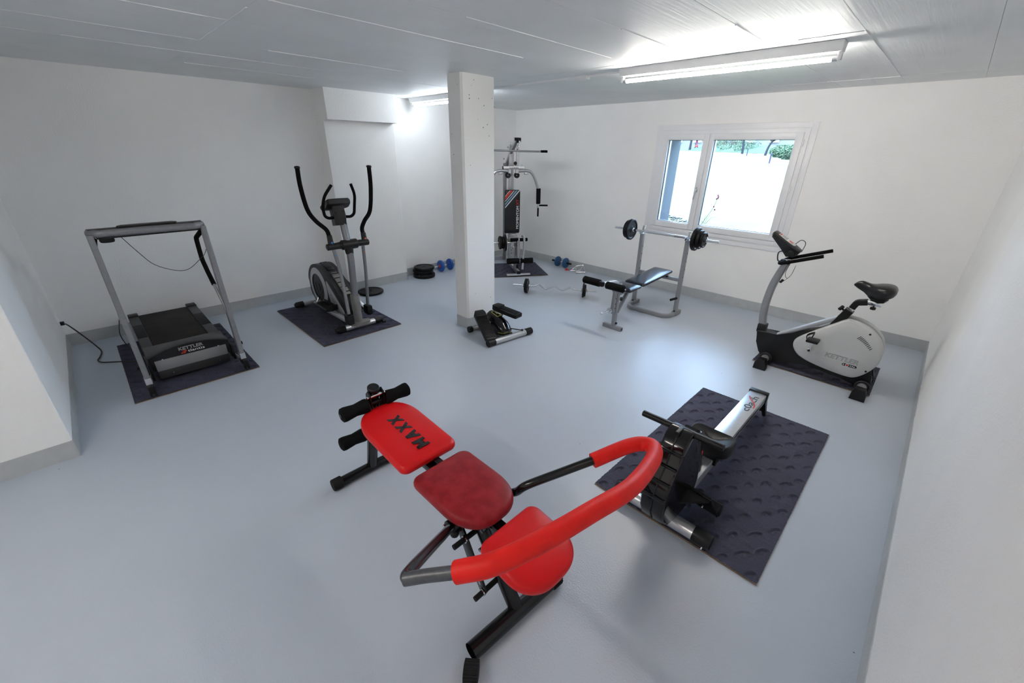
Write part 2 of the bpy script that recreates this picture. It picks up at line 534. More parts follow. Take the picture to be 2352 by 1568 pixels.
def lettering(name, body, m, parent, c, u, v, width, height, outline=0.0, shear=0.0, lift=0.0008, bold=0.0):
    """flat printed letters as thin geometry; c = middle of the word, u = reading direction, v = up of the letters"""
    if bold and not outline:      # heavier print: letter outlines drawn over the filled letters
        lettering(name, body, m, parent, c, u, v, width, height, outline=bold, shear=shear, lift=lift)
        bold = 0.0
    cu = bpy.data.curves.new('lettering', 'FONT')
    cu.body = body
    cu.shear = shear
    cu.resolution_u = 3
    if outline:
        cu.fill_mode = 'NONE'; cu.bevel_depth = outline; cu.bevel_resolution = 0
    else:
        cu.extrude = 0.004
        if bold: cu.offset = bold
    ob = bpy.data.objects.new('lettering', cu)
    COL.objects.link(ob)
    dg = bpy.context.evaluated_depsgraph_get()
    dg.update()
    me = bpy.data.meshes.new_from_object(ob.evaluated_get(dg))
    bpy.data.objects.remove(ob); bpy.data.curves.remove(cu)
    co = np.zeros(len(me.vertices) * 3); me.vertices.foreach_get('co', co); co = co.reshape(-1, 3)
    lo, hi = co.min(0), co.max(0)
    q = (co - (lo + hi) / 2) / np.maximum(hi - lo, 1e-6)
    u, v = Vector(u).normalized(), Vector(v).normalized()
    n = u.cross(v)
    W = np.array([list(Vector(c) + u * (a * width) + v * (b * height) + n * (lift + 0.0006 * d)) for a, b, d in q])
    me.vertices.foreach_set('co', W.ravel())
    inv = ROOTM.get(parent.name, Matrix.Identity(4))
    me.transform(inv)
    me.materials.clear(); me.materials.append(M[m])
    me.name = name
    o = bpy.data.objects.new(name, me)
    COL.objects.link(o); o.parent = parent
    return o

# ------------------------------------------------------------------ room shell
W_ROOM, Y_BLOCK, X_BLOCK, Y_BACK = 5.785, -5.955, 2.169, -8.2
struct('floor', G().lohi((-0.4, Y_BACK - 0.3, -0.2), (W_ROOM + 0.4, 0.46, 0.0)), 'floor')
ceil = struct('ceiling', G().lohi((-0.4, Y_BACK - 0.3, H + 0.006), (W_ROOM + 0.4, 0.46, H + 0.3)), 'ceiling')
xs = [-0.02, 0.35, 0.86, 1.37, 1.88, 2.53, 3.05, 3.52, 3.97, 4.447, 4.91, 5.4, W_ROOM + 0.02]
ys = [Y_BACK, -6.95, -4.69, -2.35, -0.49, 0.02]
for i in range(len(xs) - 1):
    for j in range(len(ys) - 1):
        dz = RNG.uniform(-0.0012, 0.0012)
        g = G().lohi((xs[i] + 0.0008, ys[j] + 0.0008, H + dz), (xs[i + 1] - 0.0008, ys[j + 1] - 0.0008, H + 0.008), 0.0012, 1)
        part('panel', g, 'ceiling', ceil, smooth=0)
for x, y0, y1, w in ((3.05, -4.66, -3.0, 0.007), (2.53, -5.15, -4.70, 0.006), (1.88, -5.6, -4.69, 0.004), (1.37, -5.3, -3.9, 0.004), (4.91, -2.36, -0.48, 0.006),
                     (4.447, -2.9, -2.3, 0.006), (3.97, -3.2, -2.4, 0.005), (1.88, -4.3, -3.2, 0.003), (0.86, -4.6, -3.4, 0.003), (3.52, -3.9, -2.6, 0.003)):
    pts = [(x + RNG.uniform(-0.0015, 0.0015), y0 + (y1 - y0) * k / 8, H - 0.0005) for k in range(9)]
    part('seam_ridge', G().sweep(pts, rrect(w, 0.006, 0.001, 1), (0, 0, 1), scales=[0.4 + RNG.random() * 0.8 for _ in pts]), 'ceiling', ceil, smooth=0)
for x0, x1, y in ((1.88, 2.85, -4.69), (4.4, 4.91, -0.49), (4.6, 4.9, -2.35)):
    pts = [(x0 + (x1 - x0) * k / 8, y + RNG.uniform(-0.004, 0.004), H - 0.0005) for k in range(9)]
    part('seam_ridge', G().sweep(pts, rrect(0.008, 0.005, 0.001, 1), (0, 0, 1), scales=[0.3 + RNG.random() for _ in pts]), 'ceiling', ceil, smooth=0)

struct('wall_left', G().lohi((-0.3, Y_BACK, 0), (0.0, 0.0, H)).lohi((-0.1, -2.39, 0), (0.047, 0.0, H)), 'wall')
struct('wall_right', G().lohi((W_ROOM, Y_BACK, 0), (W_ROOM + 0.3, 0.46, H)), 'wall')
struct('wall_back', G().lohi((-0.3, Y_BACK - 0.3, 0), (W_ROOM + 0.3, Y_BACK, H)), 'wall')
struct('wall_recess', G().lohi((-0.1, Y_BACK, 0), (X_BLOCK, Y_BLOCK, H), 0.004, 1), 'wall')
HX0, HX1, HZ0, HZ1, WT = 2.70, 4.24, 0.845, 1.985, 0.42
g = G().lohi((-0.3, 0, 0), (HX0, WT, H)).lohi((HX1, 0, 0), (W_ROOM + 0.3, WT, H)).lohi((HX0, 0, 0), (HX1, WT, HZ0)).lohi((HX0, 0, HZ1), (HX1, WT, H))
struct('wall_window', g, 'wall')
# outer reveal of the window opening, its shade put into the dark colour
g = G().lohi((HX0 - 0.001, 0.10, HZ0), (HX0 + 0.025, WT + 0.02, HZ1)).lohi((HX1 - 0.025, 0.10, HZ0), (HX1 + 0.001, WT + 0.02, HZ1))
g.lohi((HX0, 0.10, HZ1 - 0.02), (HX1, WT + 0.02, HZ1 + 0.001)).lohi((HX0, 0.10, HZ0 - 0.001), (HX1, WT + 0.05, HZ0 + 0.02))
struct('trim_1', g, 'reveal')
# pier with the deeper soffit box at its head
struct('wall_pier', G().lohi((-0.05, -3.283, 0), (0.21, -2.39, 2.04), 0.003, 1).lohi((-0.05, -3.283, 2.04), (0.32, -2.40, H + 0.005), 0.003, 1), 'wall')
pil = struct('pillar', G().prism([(2.06, -2.92), (2.232, -2.92), (2.25, -2.902), (2.25, -2.54), (2.06, -2.54)], (0, 0, 0), (1, 0, 0), (0, 1, 0), 0.0, H + 0.004), 'pillar')

def band(name, segs, t=0.0035):
    g = G()
    for (x0, y0), (x1, y1) in segs:
        g.lohi((min(x0, x1) - t, min(y0, y1) - t, 0.0), (max(x0, x1) + t, max(y0, y1) + t, BB + RNG.uniform(-0.001, 0.001)))
    return struct(name, g, 'base_band')
band('baseboard_window', [((0.047, 0), (W_ROOM, 0))])
band('baseboard_right', [((W_ROOM, Y_BACK), (W_ROOM, 0))])
band('baseboard_left', [((0, Y_BLOCK), (0, -3.283)), ((0.047, -2.39), (0.047, 0))])
band('baseboard_recess', [((0, Y_BLOCK), (X_BLOCK, Y_BLOCK)), ((X_BLOCK, Y_BACK), (X_BLOCK, Y_BLOCK))])
band('baseboard_pier', [((0, -3.283), (0.21, -3.283)), ((0.21, -3.283), (0.21, -2.39)), ((0.05, -2.39), (0.21, -2.39))])
g = G().prism([(2.057, -2.923), (2.233, -2.923), (2.253, -2.903), (2.253, -2.537), (2.057, -2.537)], (0, 0, 0), (1, 0, 0), (0, 1, 0), 0.0, BB)
struct('baseboard_pillar', g, 'base_band')

# ------------------------------------------------------------------ window
win = thing('window_1', None, None, (3.47, 0.0, 0.74), kind='structure')
def frame_rect(g, x0, x1, z0, z1, w, y0, y1, bev=0.003):
    g.lohi((x0, y0, z0), (x0 + w, y1, z1), bev); g.lohi((x1 - w, y0, z0), (x1, y1, z1), bev)
    g.lohi((x0 + w - 0.002, y0, z0), (x1 - w + 0.002, y1, z0 + w), bev); g.lohi((x0 + w - 0.002, y0, z1 - w), (x1 - w + 0.002, y1, z1), bev)
    return g
g = frame_rect(G(), 2.60, 4.344, 0.74, 2.07, 0.062, -0.012, 0.001)
part('casing', g, 'white_pvc', win)
g = frame_rect(G(), 2.655, 4.285, 0.80, 2.012, 0.055, -0.022, 0.09)
part('outer_frame', g, 'white_pvc', win)
for n, (x0, x1, gx0, gx1) in enumerate(((2.697, 3.282, 2.773, 3.212), (3.286, 4.237, 3.335, 4.166))):
    gz0, gz1 = 0.927, 1.902
    g = G()
    yb, yf = 0.07, -0.038
    g.lohi((x0, yf, 0.858), (gx0, yb, 1.970), 0.004).lohi((gx1, yf, 0.858), (x1, yb, 1.970), 0.004)
    g.lohi((gx0 - 0.003, yf, 0.858), (gx1 + 0.003, yb, gz0), 0.004).lohi((gx0 - 0.003, yf, gz1), (gx1 + 0.003, yb, 1.970), 0.004)
    sash = part('sash', g, 'white_pvc', win)
    g = frame_rect(G(), gx0 - 0.002, gx1 + 0.002, gz0 - 0.002, gz1 + 0.002, 0.006, 0.0, 0.02, 0)
    part('glazing_gasket', g, 'gasket', sash)
    part('pane', G().lohi((gx0 - 0.004, 0.012, gz0 - 0.004), (gx1 + 0.004, 0.016, gz1 + 0.004)), 'glass', sash, smooth=0)
    if n == 0:
        g = G().box((3.247, -0.042, 1.35), (0.03, 0.01, 0.07), 0.004).cyl((3.247, -0.045, 1.345), (3.247, -0.07, 1.345), 0.009)
        g.beam((3.247, -0.068, 1.352), (3.232, -0.066, 1.235), 0.014, 0.018, (0, 1, 0), 0.004)
        part('handle', g, 'alu', sash)
        for z in (1.93, 0.9):
            part('hinge', G().cyl((2.697, -0.03, z - 0.03), (2.697, -0.03, z + 0.03), 0.007), 'white_pvc', sash)
    else:
        for z in (1.87, 1.414, 0.95):
            part('hinge', G().cyl((4.245, -0.034, z - 0.032), (4.245, -0.034, z + 0.032), 0.009), 'white_pvc', sash)

# ------------------------------------------------------------------ ceiling lamps and trunking
def lamp(x0, x1, y, label, tube='tube_warm'):
    t = thing('fluorescent_lamp', label, 'lamp', ((x0 + x1) / 2, y, H), 'batten lamps on the ceiling')
    sec = [(-0.05, 0.0), (0.05, 0.0), (0.05, -0.01), (0.034, -0.052), (-0.034, -0.052), (-0.05, -0.01)]
    g = G().prism(sec, (x0, y, H - 0.001), (0, 1, 0), (0, 0, 1), 0.0, x1 - x0, 0.002)
    hs = part('housing', g, 'lamp_white', t)
    for x, d in ((x0 + 0.012, 1), (x1 - 0.012, -1)):
        part('tube_holder', G().box((x, y, H - 0.072), (0.022, 0.03, 0.046), 0.004), 'lamp_white', t)
        part('tube_cap', G().cyl((x + d * 0.011, y, H - 0.085), (x + d * 0.035, y, H - 0.085), 0.0132), 'alu', t)
    part('tube', G().cyl((x0 + 0.047, y, H - 0.085), (x1 - 0.047, y, H - 0.085), 0.013, seg=16), tube, t)
    return t
lamp(3.35, 4.80, -2.168, 'white fluorescent batten lamp on the ceiling in front of the window')
lamp(3.35, 4.80, -6.60, 'added unseen batten lamp on the ceiling that brightens the near end of the room', 'tube_fill')  # added lamp, out of view, to brighten the pillar side and near walls
lamp(0.16, 1.61, -2.06, 'white fluorescent batten lamp on the ceiling behind the concrete pillar', 'tube_cool')
g = G().lohi((1.61, -2.112, H - 0.014), (3.35, -2.092, H + 0.001), 0.002)
t = solo('cable_trunking', g, 'lamp_white', 'thin white cable trunking along the ceiling between the two lamps', 'trunking', (2.48, -2.1, H))
part('junction_box', G().lohi((2.88, -2.135, H - 0.03), (2.97, -2.07, H + 0.001), 0.004), 'lamp_white', t)

# ------------------------------------------------------------------ outside the window
def gz(y):
    return float(np.interp(y, [0.4, 1.2, 2.5, 10, 16, 27, 34, 45, 55, 70], [0.80, 0.87, 0.95, 1.22, 1.40, 1.65, 1.75, 1.95, 2.08, 2.2]))
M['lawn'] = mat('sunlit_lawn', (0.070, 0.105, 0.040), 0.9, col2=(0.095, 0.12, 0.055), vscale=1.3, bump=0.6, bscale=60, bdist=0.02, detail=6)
M['bank'] = mat('shaded_bank_grass', (0.010, 0.036, 0.011), 0.9, col2=(0.016, 0.046, 0.014), vscale=2, bump=0.6, bscale=60, bdist=0.02)  # bank grass darkened in its colour to stand for tree shade
M['path'] = mat('pale_gravel_path', (0.22, 0.215, 0.20), 0.9, var=0.06, vscale=20)
M['gravel'] = mat('pebbles', (0.03, 0.029, 0.027), 0.8, col2=(0.13, 0.125, 0.12), vscale=9)
M['leaf'] = mat('green_leaves', (0.012, 0.040, 0.014), 0.6, col2=(0.028, 0.068, 0.022), vscale=3)
M['bark'] = mat('tree_bark', (0.012, 0.012, 0.018), 0.9, var=0.2, bump=0.6, bscale=30)
M['facade_white'] = mat('white_render', (0.16, 0.15, 0.15), 0.9, var=0.03)
M['facade_pink'] = mat('pink_render', (0.085, 0.045, 0.047), 0.9, var=0.05)
M['facade_red'] = mat('dark_red_plinth', (0.03, 0.008, 0.012), 0.8, var=0.1)
M['bollard'] = mat('slate_bollard', (0.006, 0.009, 0.024), 0.5, var=0.05)
M['pink_cloth'] = mat('pink_jacket', (0.11, 0.010, 0.042), 0.8, var=0.1)
M['jeans'] = mat('blue_jeans', (0.008, 0.013, 0.032), 0.8, var=0.1)
M['skin'] = mat('skin', (0.50, 0.30, 0.22), 0.6, var=0.05)
M['hair'] = mat('brown_hair', (0.06, 0.035, 0.02), 0.7, var=0.2)
M['flower'] = mat('magenta_petals', (0.16, 0.02, 0.06), 0.6, var=0.2)

def ground_mesh(name, m, x_of, lift):
    bm = bmesh.new()
    yy = [0.44 + (72 - 0.44) * (k / 60) ** 1.8 for k in range(61)]
    rows = []
    for y in yy:
        xs_ = x_of(y)
        rows.append([bm.verts.new((x, y, gz(y) + lift + 0.0)) for x in xs_])
    for A, B in zip(rows, rows[1:]):
        for i in range(len(A) - 1):
            bm.faces.new((A[i], A[i + 1], B[i + 1], B[i]))
    g = G(); g.bm.free(); g.bm = bm
    return g
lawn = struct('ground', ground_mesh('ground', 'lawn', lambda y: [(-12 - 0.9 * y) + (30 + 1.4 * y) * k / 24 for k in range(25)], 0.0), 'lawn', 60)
# pale path curving across the lawn
bm = bmesh.new()
cl = crom([(6.5, 11.0, 0), (1.5, 15.2, 0), (-0.9, 18.2, 0), (-5.4, 29.0, 0), (-9.6, 36, 0), (-17, 47.0, 0), (-24, 54.5, 0), (-34, 60, 0)], 8)
prev = None
for i, p in enumerate(cl):
    d = (cl[min(i + 1, len(cl) - 1)] - cl[max(i - 1, 0)]).normalized()
    n = Vector((-d.y, d.x, 0))
    row = [bm.verts.new((p.x + n.x * s, p.y + n.y * s, gz(p.y + n.y * s) + 0.012)) for s in (-0.9, -0.3, 0.3, 0.9)]
    if prev:
        for k in range(3):
            bm.faces.new((prev[k], prev[k + 1], row[k + 1], row[k]))
    prev = row
g = G(); g.bm.free(); g.bm = bm
struct('path', g, 'path', 60)
# bank of grass behind the path
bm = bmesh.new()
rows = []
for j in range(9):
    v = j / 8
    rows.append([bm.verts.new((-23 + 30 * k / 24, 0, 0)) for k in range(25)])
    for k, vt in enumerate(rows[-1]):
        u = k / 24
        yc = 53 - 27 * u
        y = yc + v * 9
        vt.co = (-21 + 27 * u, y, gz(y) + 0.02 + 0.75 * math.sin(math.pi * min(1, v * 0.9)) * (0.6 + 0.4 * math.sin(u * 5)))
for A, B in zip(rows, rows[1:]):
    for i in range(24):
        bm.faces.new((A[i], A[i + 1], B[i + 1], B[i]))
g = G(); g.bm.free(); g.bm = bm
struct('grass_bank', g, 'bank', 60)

rr = random.Random(11)
g = G()
for k in range(900):
    y = 0.5 + rr.random() ** 1.2 * 1.0
    x = 1.7 + rr.random() * 2.3
    if y > 1.30 - 0.52 * (x - 2.0): continue
    s = 0.014 + rr.random() * 0.022
    g.ball((x, y, gz(y) + s * 0.3), s, (1, 0.8, 0.6), 1)
solo('gravel_strip', g, 'gravel', 'strip of pale pebbles at the foot of the window outside', 'gravel', (3.4, 0.7, 0.75), kind='stuff')

def leaves(center, rad, count, size, seed):
    q = random.Random(seed)
    bm = bmesh.new()
    for _ in range(count):
        while True:
            p = Vector((q.uniform(-1, 1), q.uniform(-1, 1), q.uniform(-1, 1)))
            if p.length < 1 and p.length > q.random() * 0.9: break
        c = Vector(center) + Vector((p.x * rad[0], p.y * rad[1], p.z * rad[2]))
        a = Vector((q.uniform(-1, 1), q.uniform(-1, 1), q.uniform(-1, 1))).normalized()
        b = a.orthogonal().normalized()
        s = size * q.uniform(0.6, 1.3)
        bm.faces.new([bm.verts.new(c + a * (i * s) + b * (j * s * 0.55)) for i, j in ((-1, 0), (0, -1), (1, 0), (0, 1))])
    g = G(); g.bm.free(); g.bm = bm
    return g
def tree(x, y, h, lean, crown, label, seed, n=900):
    z = gz(y)
    t = thing('tree', label, 'tree', (x, y, z), 'trees beyond the lawn')
    top = Vector((x + lean, y, z + h))
    tr = part('trunk', G().tube(crom([(x, y, z - 0.1), (x + lean * 0.2, y, z + h * 0.35), (x + lean * 0.7, y, z + h * 0.7), top], 5), 0.14 * h / 3, 10,
              scales=[1.2 - 0.7 * k / 15 for k in range(16)]), 'bark', t)
    for k in range(3):
        a = 2.1 * k + seed
        part('branch', G().tube([(x + lean * 0.5, y, z + h * 0.55), (x + lean * 0.7 + math.cos(a) * 0.7, y + math.sin(a) * 0.7, z + h * 0.9)], 0.05, 8, scales=[1, 0.5]), 'bark', tr)
    part('foliage', leaves(top + Vector(crown[0]), crown[1], n * 3, 0.085, seed), 'leaf', t, smooth=0)['kind'] = 'stuff'
tree(-8.1, 36, 1.9, -0.2, ((-0.2, 0, 1.2), (1.9, 1.6, 1.3)), 'tree with two bare trunks in front of the pink house', 3)
tree(-4.6, 30, 1.6, 0.5, ((1.1, 0, 0.7), (2.3, 1.8, 0.85)), 'leaning tree with low wide crown before the white house', 5)
tree(-20.2, 53, 3.0, 0.1, ((0, 0, 1.5), (1.6, 1.6, 1.6)), 'thick trunked tree beside the walking person', 9)
def bush(x, y, r, label, seed, n=420):
    z = gz(y)
    t = thing('bush', label, 'bush', (x, y, z), 'bushes beyond the lawn')
    part('stem', G().tube([(x, y, z - 0.05), (x, y, z + r[2])], 0.05, 8), 'bark', t)
    part('foliage', leaves((x, y, z + r[2] * 0.8), r, n * 4, 0.05, seed), 'leaf', t, smooth=0)['kind'] = 'stuff'
bush(-13.0, 47, (1.7, 1.0, 0.9), 'round bush beside the red door', 21)
bush(-10.4, 44, (1.4, 0.9, 0.7), 'low bush between the red door and the two trunks', 22)
bush(-2.4, 26, (0.85, 0.8, 0.4), 'layered conifer bush at the right edge of the lawn', 23, 700)
bush(-1.1, 22.5, (0.8, 0.8, 0.42), 'rightmost bush in the window view beside the bollard', 24, 700)
bush(-17.5, 56, (1.6, 0.8, 0.7), 'bush behind the walking person', 25)

bl = thing('house', 'long white and pink rendered house beyond the lawn', 'house', (-10, 66, 2.2))
part('wall', G().lohi((-34, 64, 1.5), (6, 72, 9)), 'facade_white', bl, smooth=0)
part('pink_wall', G().lohi((-19.3, 63.8, 1.5), (-16.3, 64.05, 9), 0.01), 'facade_pink', bl, smooth=0)
part('plinth', G().lohi((-14.5, 63.8, 1.5), (6, 64.05, 2.5), 0.01), 'facade_red', bl, smooth=0)
M['door_red'] = mat('red_door_paint', (0.06, 0.008, 0.009), 0.6, var=0.05)
d = part('door', G().lohi((-20.9, 63.7, 1.9), (-19.7, 64.05, 4.3), 0.01), 'door_red', bl, smooth=0)
for x in (-27, -24, -16.5, -13.5, -8.5, -4):
    w_ = part('window', G().lohi((x - 0.6, 63.72, 3.3), (x + 0.6, 64.05, 4.8), 0.02), 'white_pvc', bl, smooth=0)
    part('pane', G().lohi((x - 0.5, 63.7, 3.4), (x + 0.5, 63.74, 4.7)), 'lcd', w_, smooth=0)
for x, y, h, lb in ((-4.85, 27.0, 0.47, 'slim slate bollard lamp beside the path, farther of two'), (-0.385, 16.0, 0.42, 'slim slate bollard lamp beside the path, nearer of two')):
    t = thing('bollard_lamp', lb, 'bollard', (x, y, gz(y)), 'bollard lamps by the path')
    part('post', G().cyl((x, y, gz(y) - 0.02), (x, y, gz(y) + h * 0.85), 0.035), 'bollard', t)
    part('head', G().cyl((x, y, gz(y) + h * 0.85), (x, y, gz(y) + h), 0.042, bev=0.006), 'bollard', t)

# person walking far away
def person(x, y, face, label):
    z = gz(y)
    t = thing('person', label, 'person', (x, y, z), rotz=face)
    J = {'pel': (0, 0, .95), 'chest': (0.02, 0, 1.30), 'neck': (0.04, 0, 1.46), 'head': (0.06, 0, 1.58), 'crown': (0.06, 0, 1.70),
         'hl': (0, .09, .90), 'kl': (.18, .09, .50), 'al': (.26, .09, .08), 'tl': (.42, .09, .04), 'hr': (0, -.09, .90), 'kr': (-.02, -.09, .48), 'ar': (-.30, -.09, .14), 'tr': (-.22, -.09, .03),
         'sl': (0.02, .19, 1.40), 'el': (-.12, .24, 1.13), 'wl': (-.02, .24, .90), 'dl': (.02, .24, .80), 'sr': (0.02, -.19, 1.40), 'er': (.06, -.24, 1.12), 'wr': (.20, -.24, .90), 'dr': (.24, -.24, .82)}
    Rr = {'pel': .15, 'chest': .155, 'neck': .06, 'head': .10, 'crown': .075, 'hl': .095, 'kl': .065, 'al': .045, 'tl': .04, 'hr': .095, 'kr': .065, 'ar': .045, 'tr': .04,
          'sl': .07, 'el': .05, 'wl': .035, 'dl': .04, 'sr': .07, 'er': .05, 'wr': .035, 'dr': .04}
    E_ = [('pel', 'chest'), ('chest', 'neck'), ('neck', 'head'), ('head', 'crown'), ('pel', 'hl'), ('hl', 'kl'), ('kl', 'al'), ('al', 'tl'), ('pel', 'hr'), ('hr', 'kr'), ('kr', 'ar'), ('ar', 'tr'),
          ('chest', 'sl'), ('sl', 'el'), ('el', 'wl'), ('wl', 'dl'), ('chest', 'sr'), ('sr', 'er'), ('er', 'wr'), ('wr', 'dr')]
    ks = list(J)
    me = bpy.data.meshes.new('body')
    me.from_pydata([J[k] for k in ks], [(ks.index(a), ks.index(b)) for a, b in E_], [])
    ob = bpy.data.objects.new('body_base', me); COL.objects.link(ob)
    md = ob.modifiers.new('skin', 'SKIN')
    for i, k in enumerate(ks):
        sv = me.skin_vertices[0].data[i]; sv.radius = (Rr[k], Rr[k]); sv.use_root = (k == 'pel')
    ob.modifiers.new('sub', 'SUBSURF').levels = 2
    dg = bpy.context.evaluated_depsgraph_get(); dg.update()
    m2 = bpy.data.meshes.new_from_object(ob.evaluated_get(dg))
    bpy.data.objects.remove(ob)
    m2.materials.clear()
    for k in ('skin', 'pink_cloth', 'jeans', 'hair'): m2.materials.append(M[k])
    for p in m2.polygons:
        c = p.center
        p.material_index = 2 if c.z < 0.93 and abs(c.y) < 0.19 else (0 if (c.z < 0.90 or c.z > 1.46) else 1)
        if c.z > 1.60 and c.x < 0.09: p.material_index = 3
        if c.z < 0.07: p.material_index = 3
    m2.shade_smooth()
    b = bpy.data.objects.new('body', m2); COL.objects.link(b); b.parent = t
    bag = G().box((x, y, z), (0.26, 0.1, 0.3), 0.03)
    bg = solo('shopping_bag', bag, 'red', 'small red bag carried by the walking person', 'bag', (x, y, z))
    bg.location = Vector((x, y, z)) + Matrix.Rotation(face, 3, 'Z') @ Vector((0.24, -0.25, 0.62))
    return t
person(-20.3, 55.0, math.radians(-10), 'person in pink jacket and blue jeans walking on the path outside')

fl = thing('flower_stalk', 'tall stalk with small magenta flowers right outside the window', 'flower', (3.06, 0.8, gz(0.8)))
st_ = crom([(3.06, 0.8, gz(0.8) - 0.03), (3.12, 0.8, 0.93), (3.18, 0.8, 1.05), (3.225, 0.8, 1.22)], 6)
part('stem', G().tube(st_, 0.0035, 6), 'leaf', fl)
for i, (x, z) in enumerate(((3.225, 1.215), (3.222, 1.195), (3.205, 1.185), (3.19, 1.08), (3.21, 1.04), (3.215, 1.232))):
    part('blossom', G().ball((x, 0.8 + 0.004 * (i % 3), z), 0.012, (1, 0.8, 1.1), 2), 'flower', fl)
for i in range(7):
    a = -0.28 + 0.09 * i
    part('blade', G().tube([(3.06 + 0.008 * i, 0.8, gz(0.8) - 0.02), (3.06 + a * 0.5, 0.79, 0.93), (3.06 + a, 0.78, 0.97 + 0.02 * (i % 3))], 0.003, 5, scales=[1, 0.8, 0.2]), 'leaf', fl)

# ------------------------------------------------------------------ carpet mats with embossed swirls
def carpet(label, x0, x1, y0, y1, seed, corners=None):
    q = np.random.RandomState(seed)
    step = 0.005
    nx, ny = int((x1 - x0) / step) + 1, int((y1 - y0) / step) + 1
    a, b = np.meshgrid(np.linspace(0, x1 - x0, nx), np.linspace(0, y1 - y0, ny), indexing='ij')
    h = np.full(a.shape, 0.0105)
    px, py = 0.135, 0.085
    for i in range(-1, int((x1 - x0) / px) + 2):
        for j in range(-1, int((y1 - y0) / py) + 2):
            cx = (i + 0.5 * (j % 2)) * px + q.uniform(-0.012, 0.012) + 0.03
            cy = j * py + q.uniform(-0.01, 0.01) + 0.03
            m = (np.abs(a - cx) < 0.07) & (np.abs(b - cy) < 0.07)
            if not m.any():
                continue
            th = math.radians(62 + q.uniform(-14, 14))
            da, db = a[m] - cx, b[m] - cy
            u = (da * math.cos(th) + db * math.sin(th)) / (0.036 * q.uniform(0.85, 1.15))
            v = (-da * math.sin(th) + db * math.cos(th)) / (0.019 * q.uniform(0.85, 1.15))
            rho = np.sqrt(u * u + v * v); ang = np.arctan2(v, u)
            ridge = np.exp(-((rho - 1) / 0.18) ** 2) * np.clip(0.45 + 0.75 * np.cos(ang - 0.9), 0, 1)
            dip = np.exp(-((rho - 0.55) / 0.3) ** 2) * np.clip(0.6 + 0.6 * np.cos(ang - 0.9), 0, 1)
            core = np.exp(-(rho / 0.3) ** 2)
            puff = np.exp(-(rho / 2.6) ** 2)
            h[m] += (0.0095 * ridge - 0.0085 * dip + 0.003 * core - 0.003 * puff) * np.clip(np.minimum(np.minimum(a[m], x1 - x0 - a[m]), np.minimum(b[m], y1 - y0 - b[m])) / 0.02, 0, 1)
    h = np.clip(h, 0.003, None) + q.uniform(-0.0003, 0.0003, a.shape)
    ja, jb = np.zeros_like(a), np.zeros_like(b)
    for sl_ in ((0, slice(None)), (-1, slice(None)), (slice(None), 0), (slice(None), -1)):
        ja[sl_] = q.uniform(-0.002, 0.002, a[sl_].shape); jb[sl_] = q.uniform(-0.002, 0.002, a[sl_].shape)
    top = np.stack([x0 + a + ja, y0 + b + jb, h], -1).reshape(-1, 3)
    idx = np.arange(nx * ny).reshape(nx, ny)
    F = np.stack([idx[:-1, :-1], idx[1:, :-1], idx[1:, 1:], idx[:-1, 1:]], -1).reshape(-1, 4)
    me = bpy.data.meshes.new('carpet_mat')
    loc = np.array([(x0 + x1) / 2, (y0 + y1) / 2, 0.0])
    me.from_pydata((top - loc).tolist(), [], F.tolist())
    me.shade_smooth()
    me.materials.append(M['carpet'])
    o = bpy.data.objects.new('carpet_mat', me); COL.objects.link(o); o.location = loc
    tag(o, label, 'mat', 'dark blue embossed carpet mats')
    # pale backing that shows as a thin line along the cut edge
    ROOTM[o.name] = Matrix.Translation(-Vector(loc))
    part('backing', G().lohi((x0 - 0.0015, y0 - 0.0015, 0.0003), (x1 + 0.001, y1 + 0.001, 0.0018)), 'carpet_back', o, smooth=0)
    return o
carpet('dark blue embossed carpet mat under the treadmill', 0.32, 1.68, -5.645, -4.805, 1)
carpet('dark blue embossed carpet mat under the cross trainer', 0.335, 1.66, -4.232, -3.385, 2)
carpet('dark blue embossed carpet mat under the exercise bike', 4.648, 5.52, -1.468, -0.80, 3)
carpet('large dark blue embossed carpet mat under the rowing machine', 4.535, 5.40, -3.863, -2.318, 4)
gm = carpet('dark blue embossed carpet mat under the multi gym', -0.68, 0.68, -0.815, 0.0, 5)
GF = Vector((0.84, -0.54, 0)).normalized(); GR = Vector((-GF.y, GF.x, 0)); GO = Vector((1.2, -1.06, 0))
gm.rotation_euler = (0, 0, math.atan2(GR.y, GR.x))
c_ = GO + GR * (0.45 - 0.66) - GF * (0.40)
gm.location = (c_.x, c_.y, 0)

def xz(g, poly, y0, y1, bev=0.0, seg=2):
    return g.prism(poly, (0, y0, 0), (1, 0, 0), (0, 0, 1), 0.0, y0 - y1, bev, seg)
def yz(g, poly, x0, x1, bev=0.0, seg=2):
    return g.prism(poly, (x0, 0, 0), (0, 1, 0), (0, 0, 1), 0.0, x1 - x0, bev, seg)
def xy(g, poly, z0, z1, bev=0.0, seg=2):
    return g.prism(poly, (0, 0, z0), (1, 0, 0), (0, 1, 0), 0.0, z1 - z0, bev, seg)

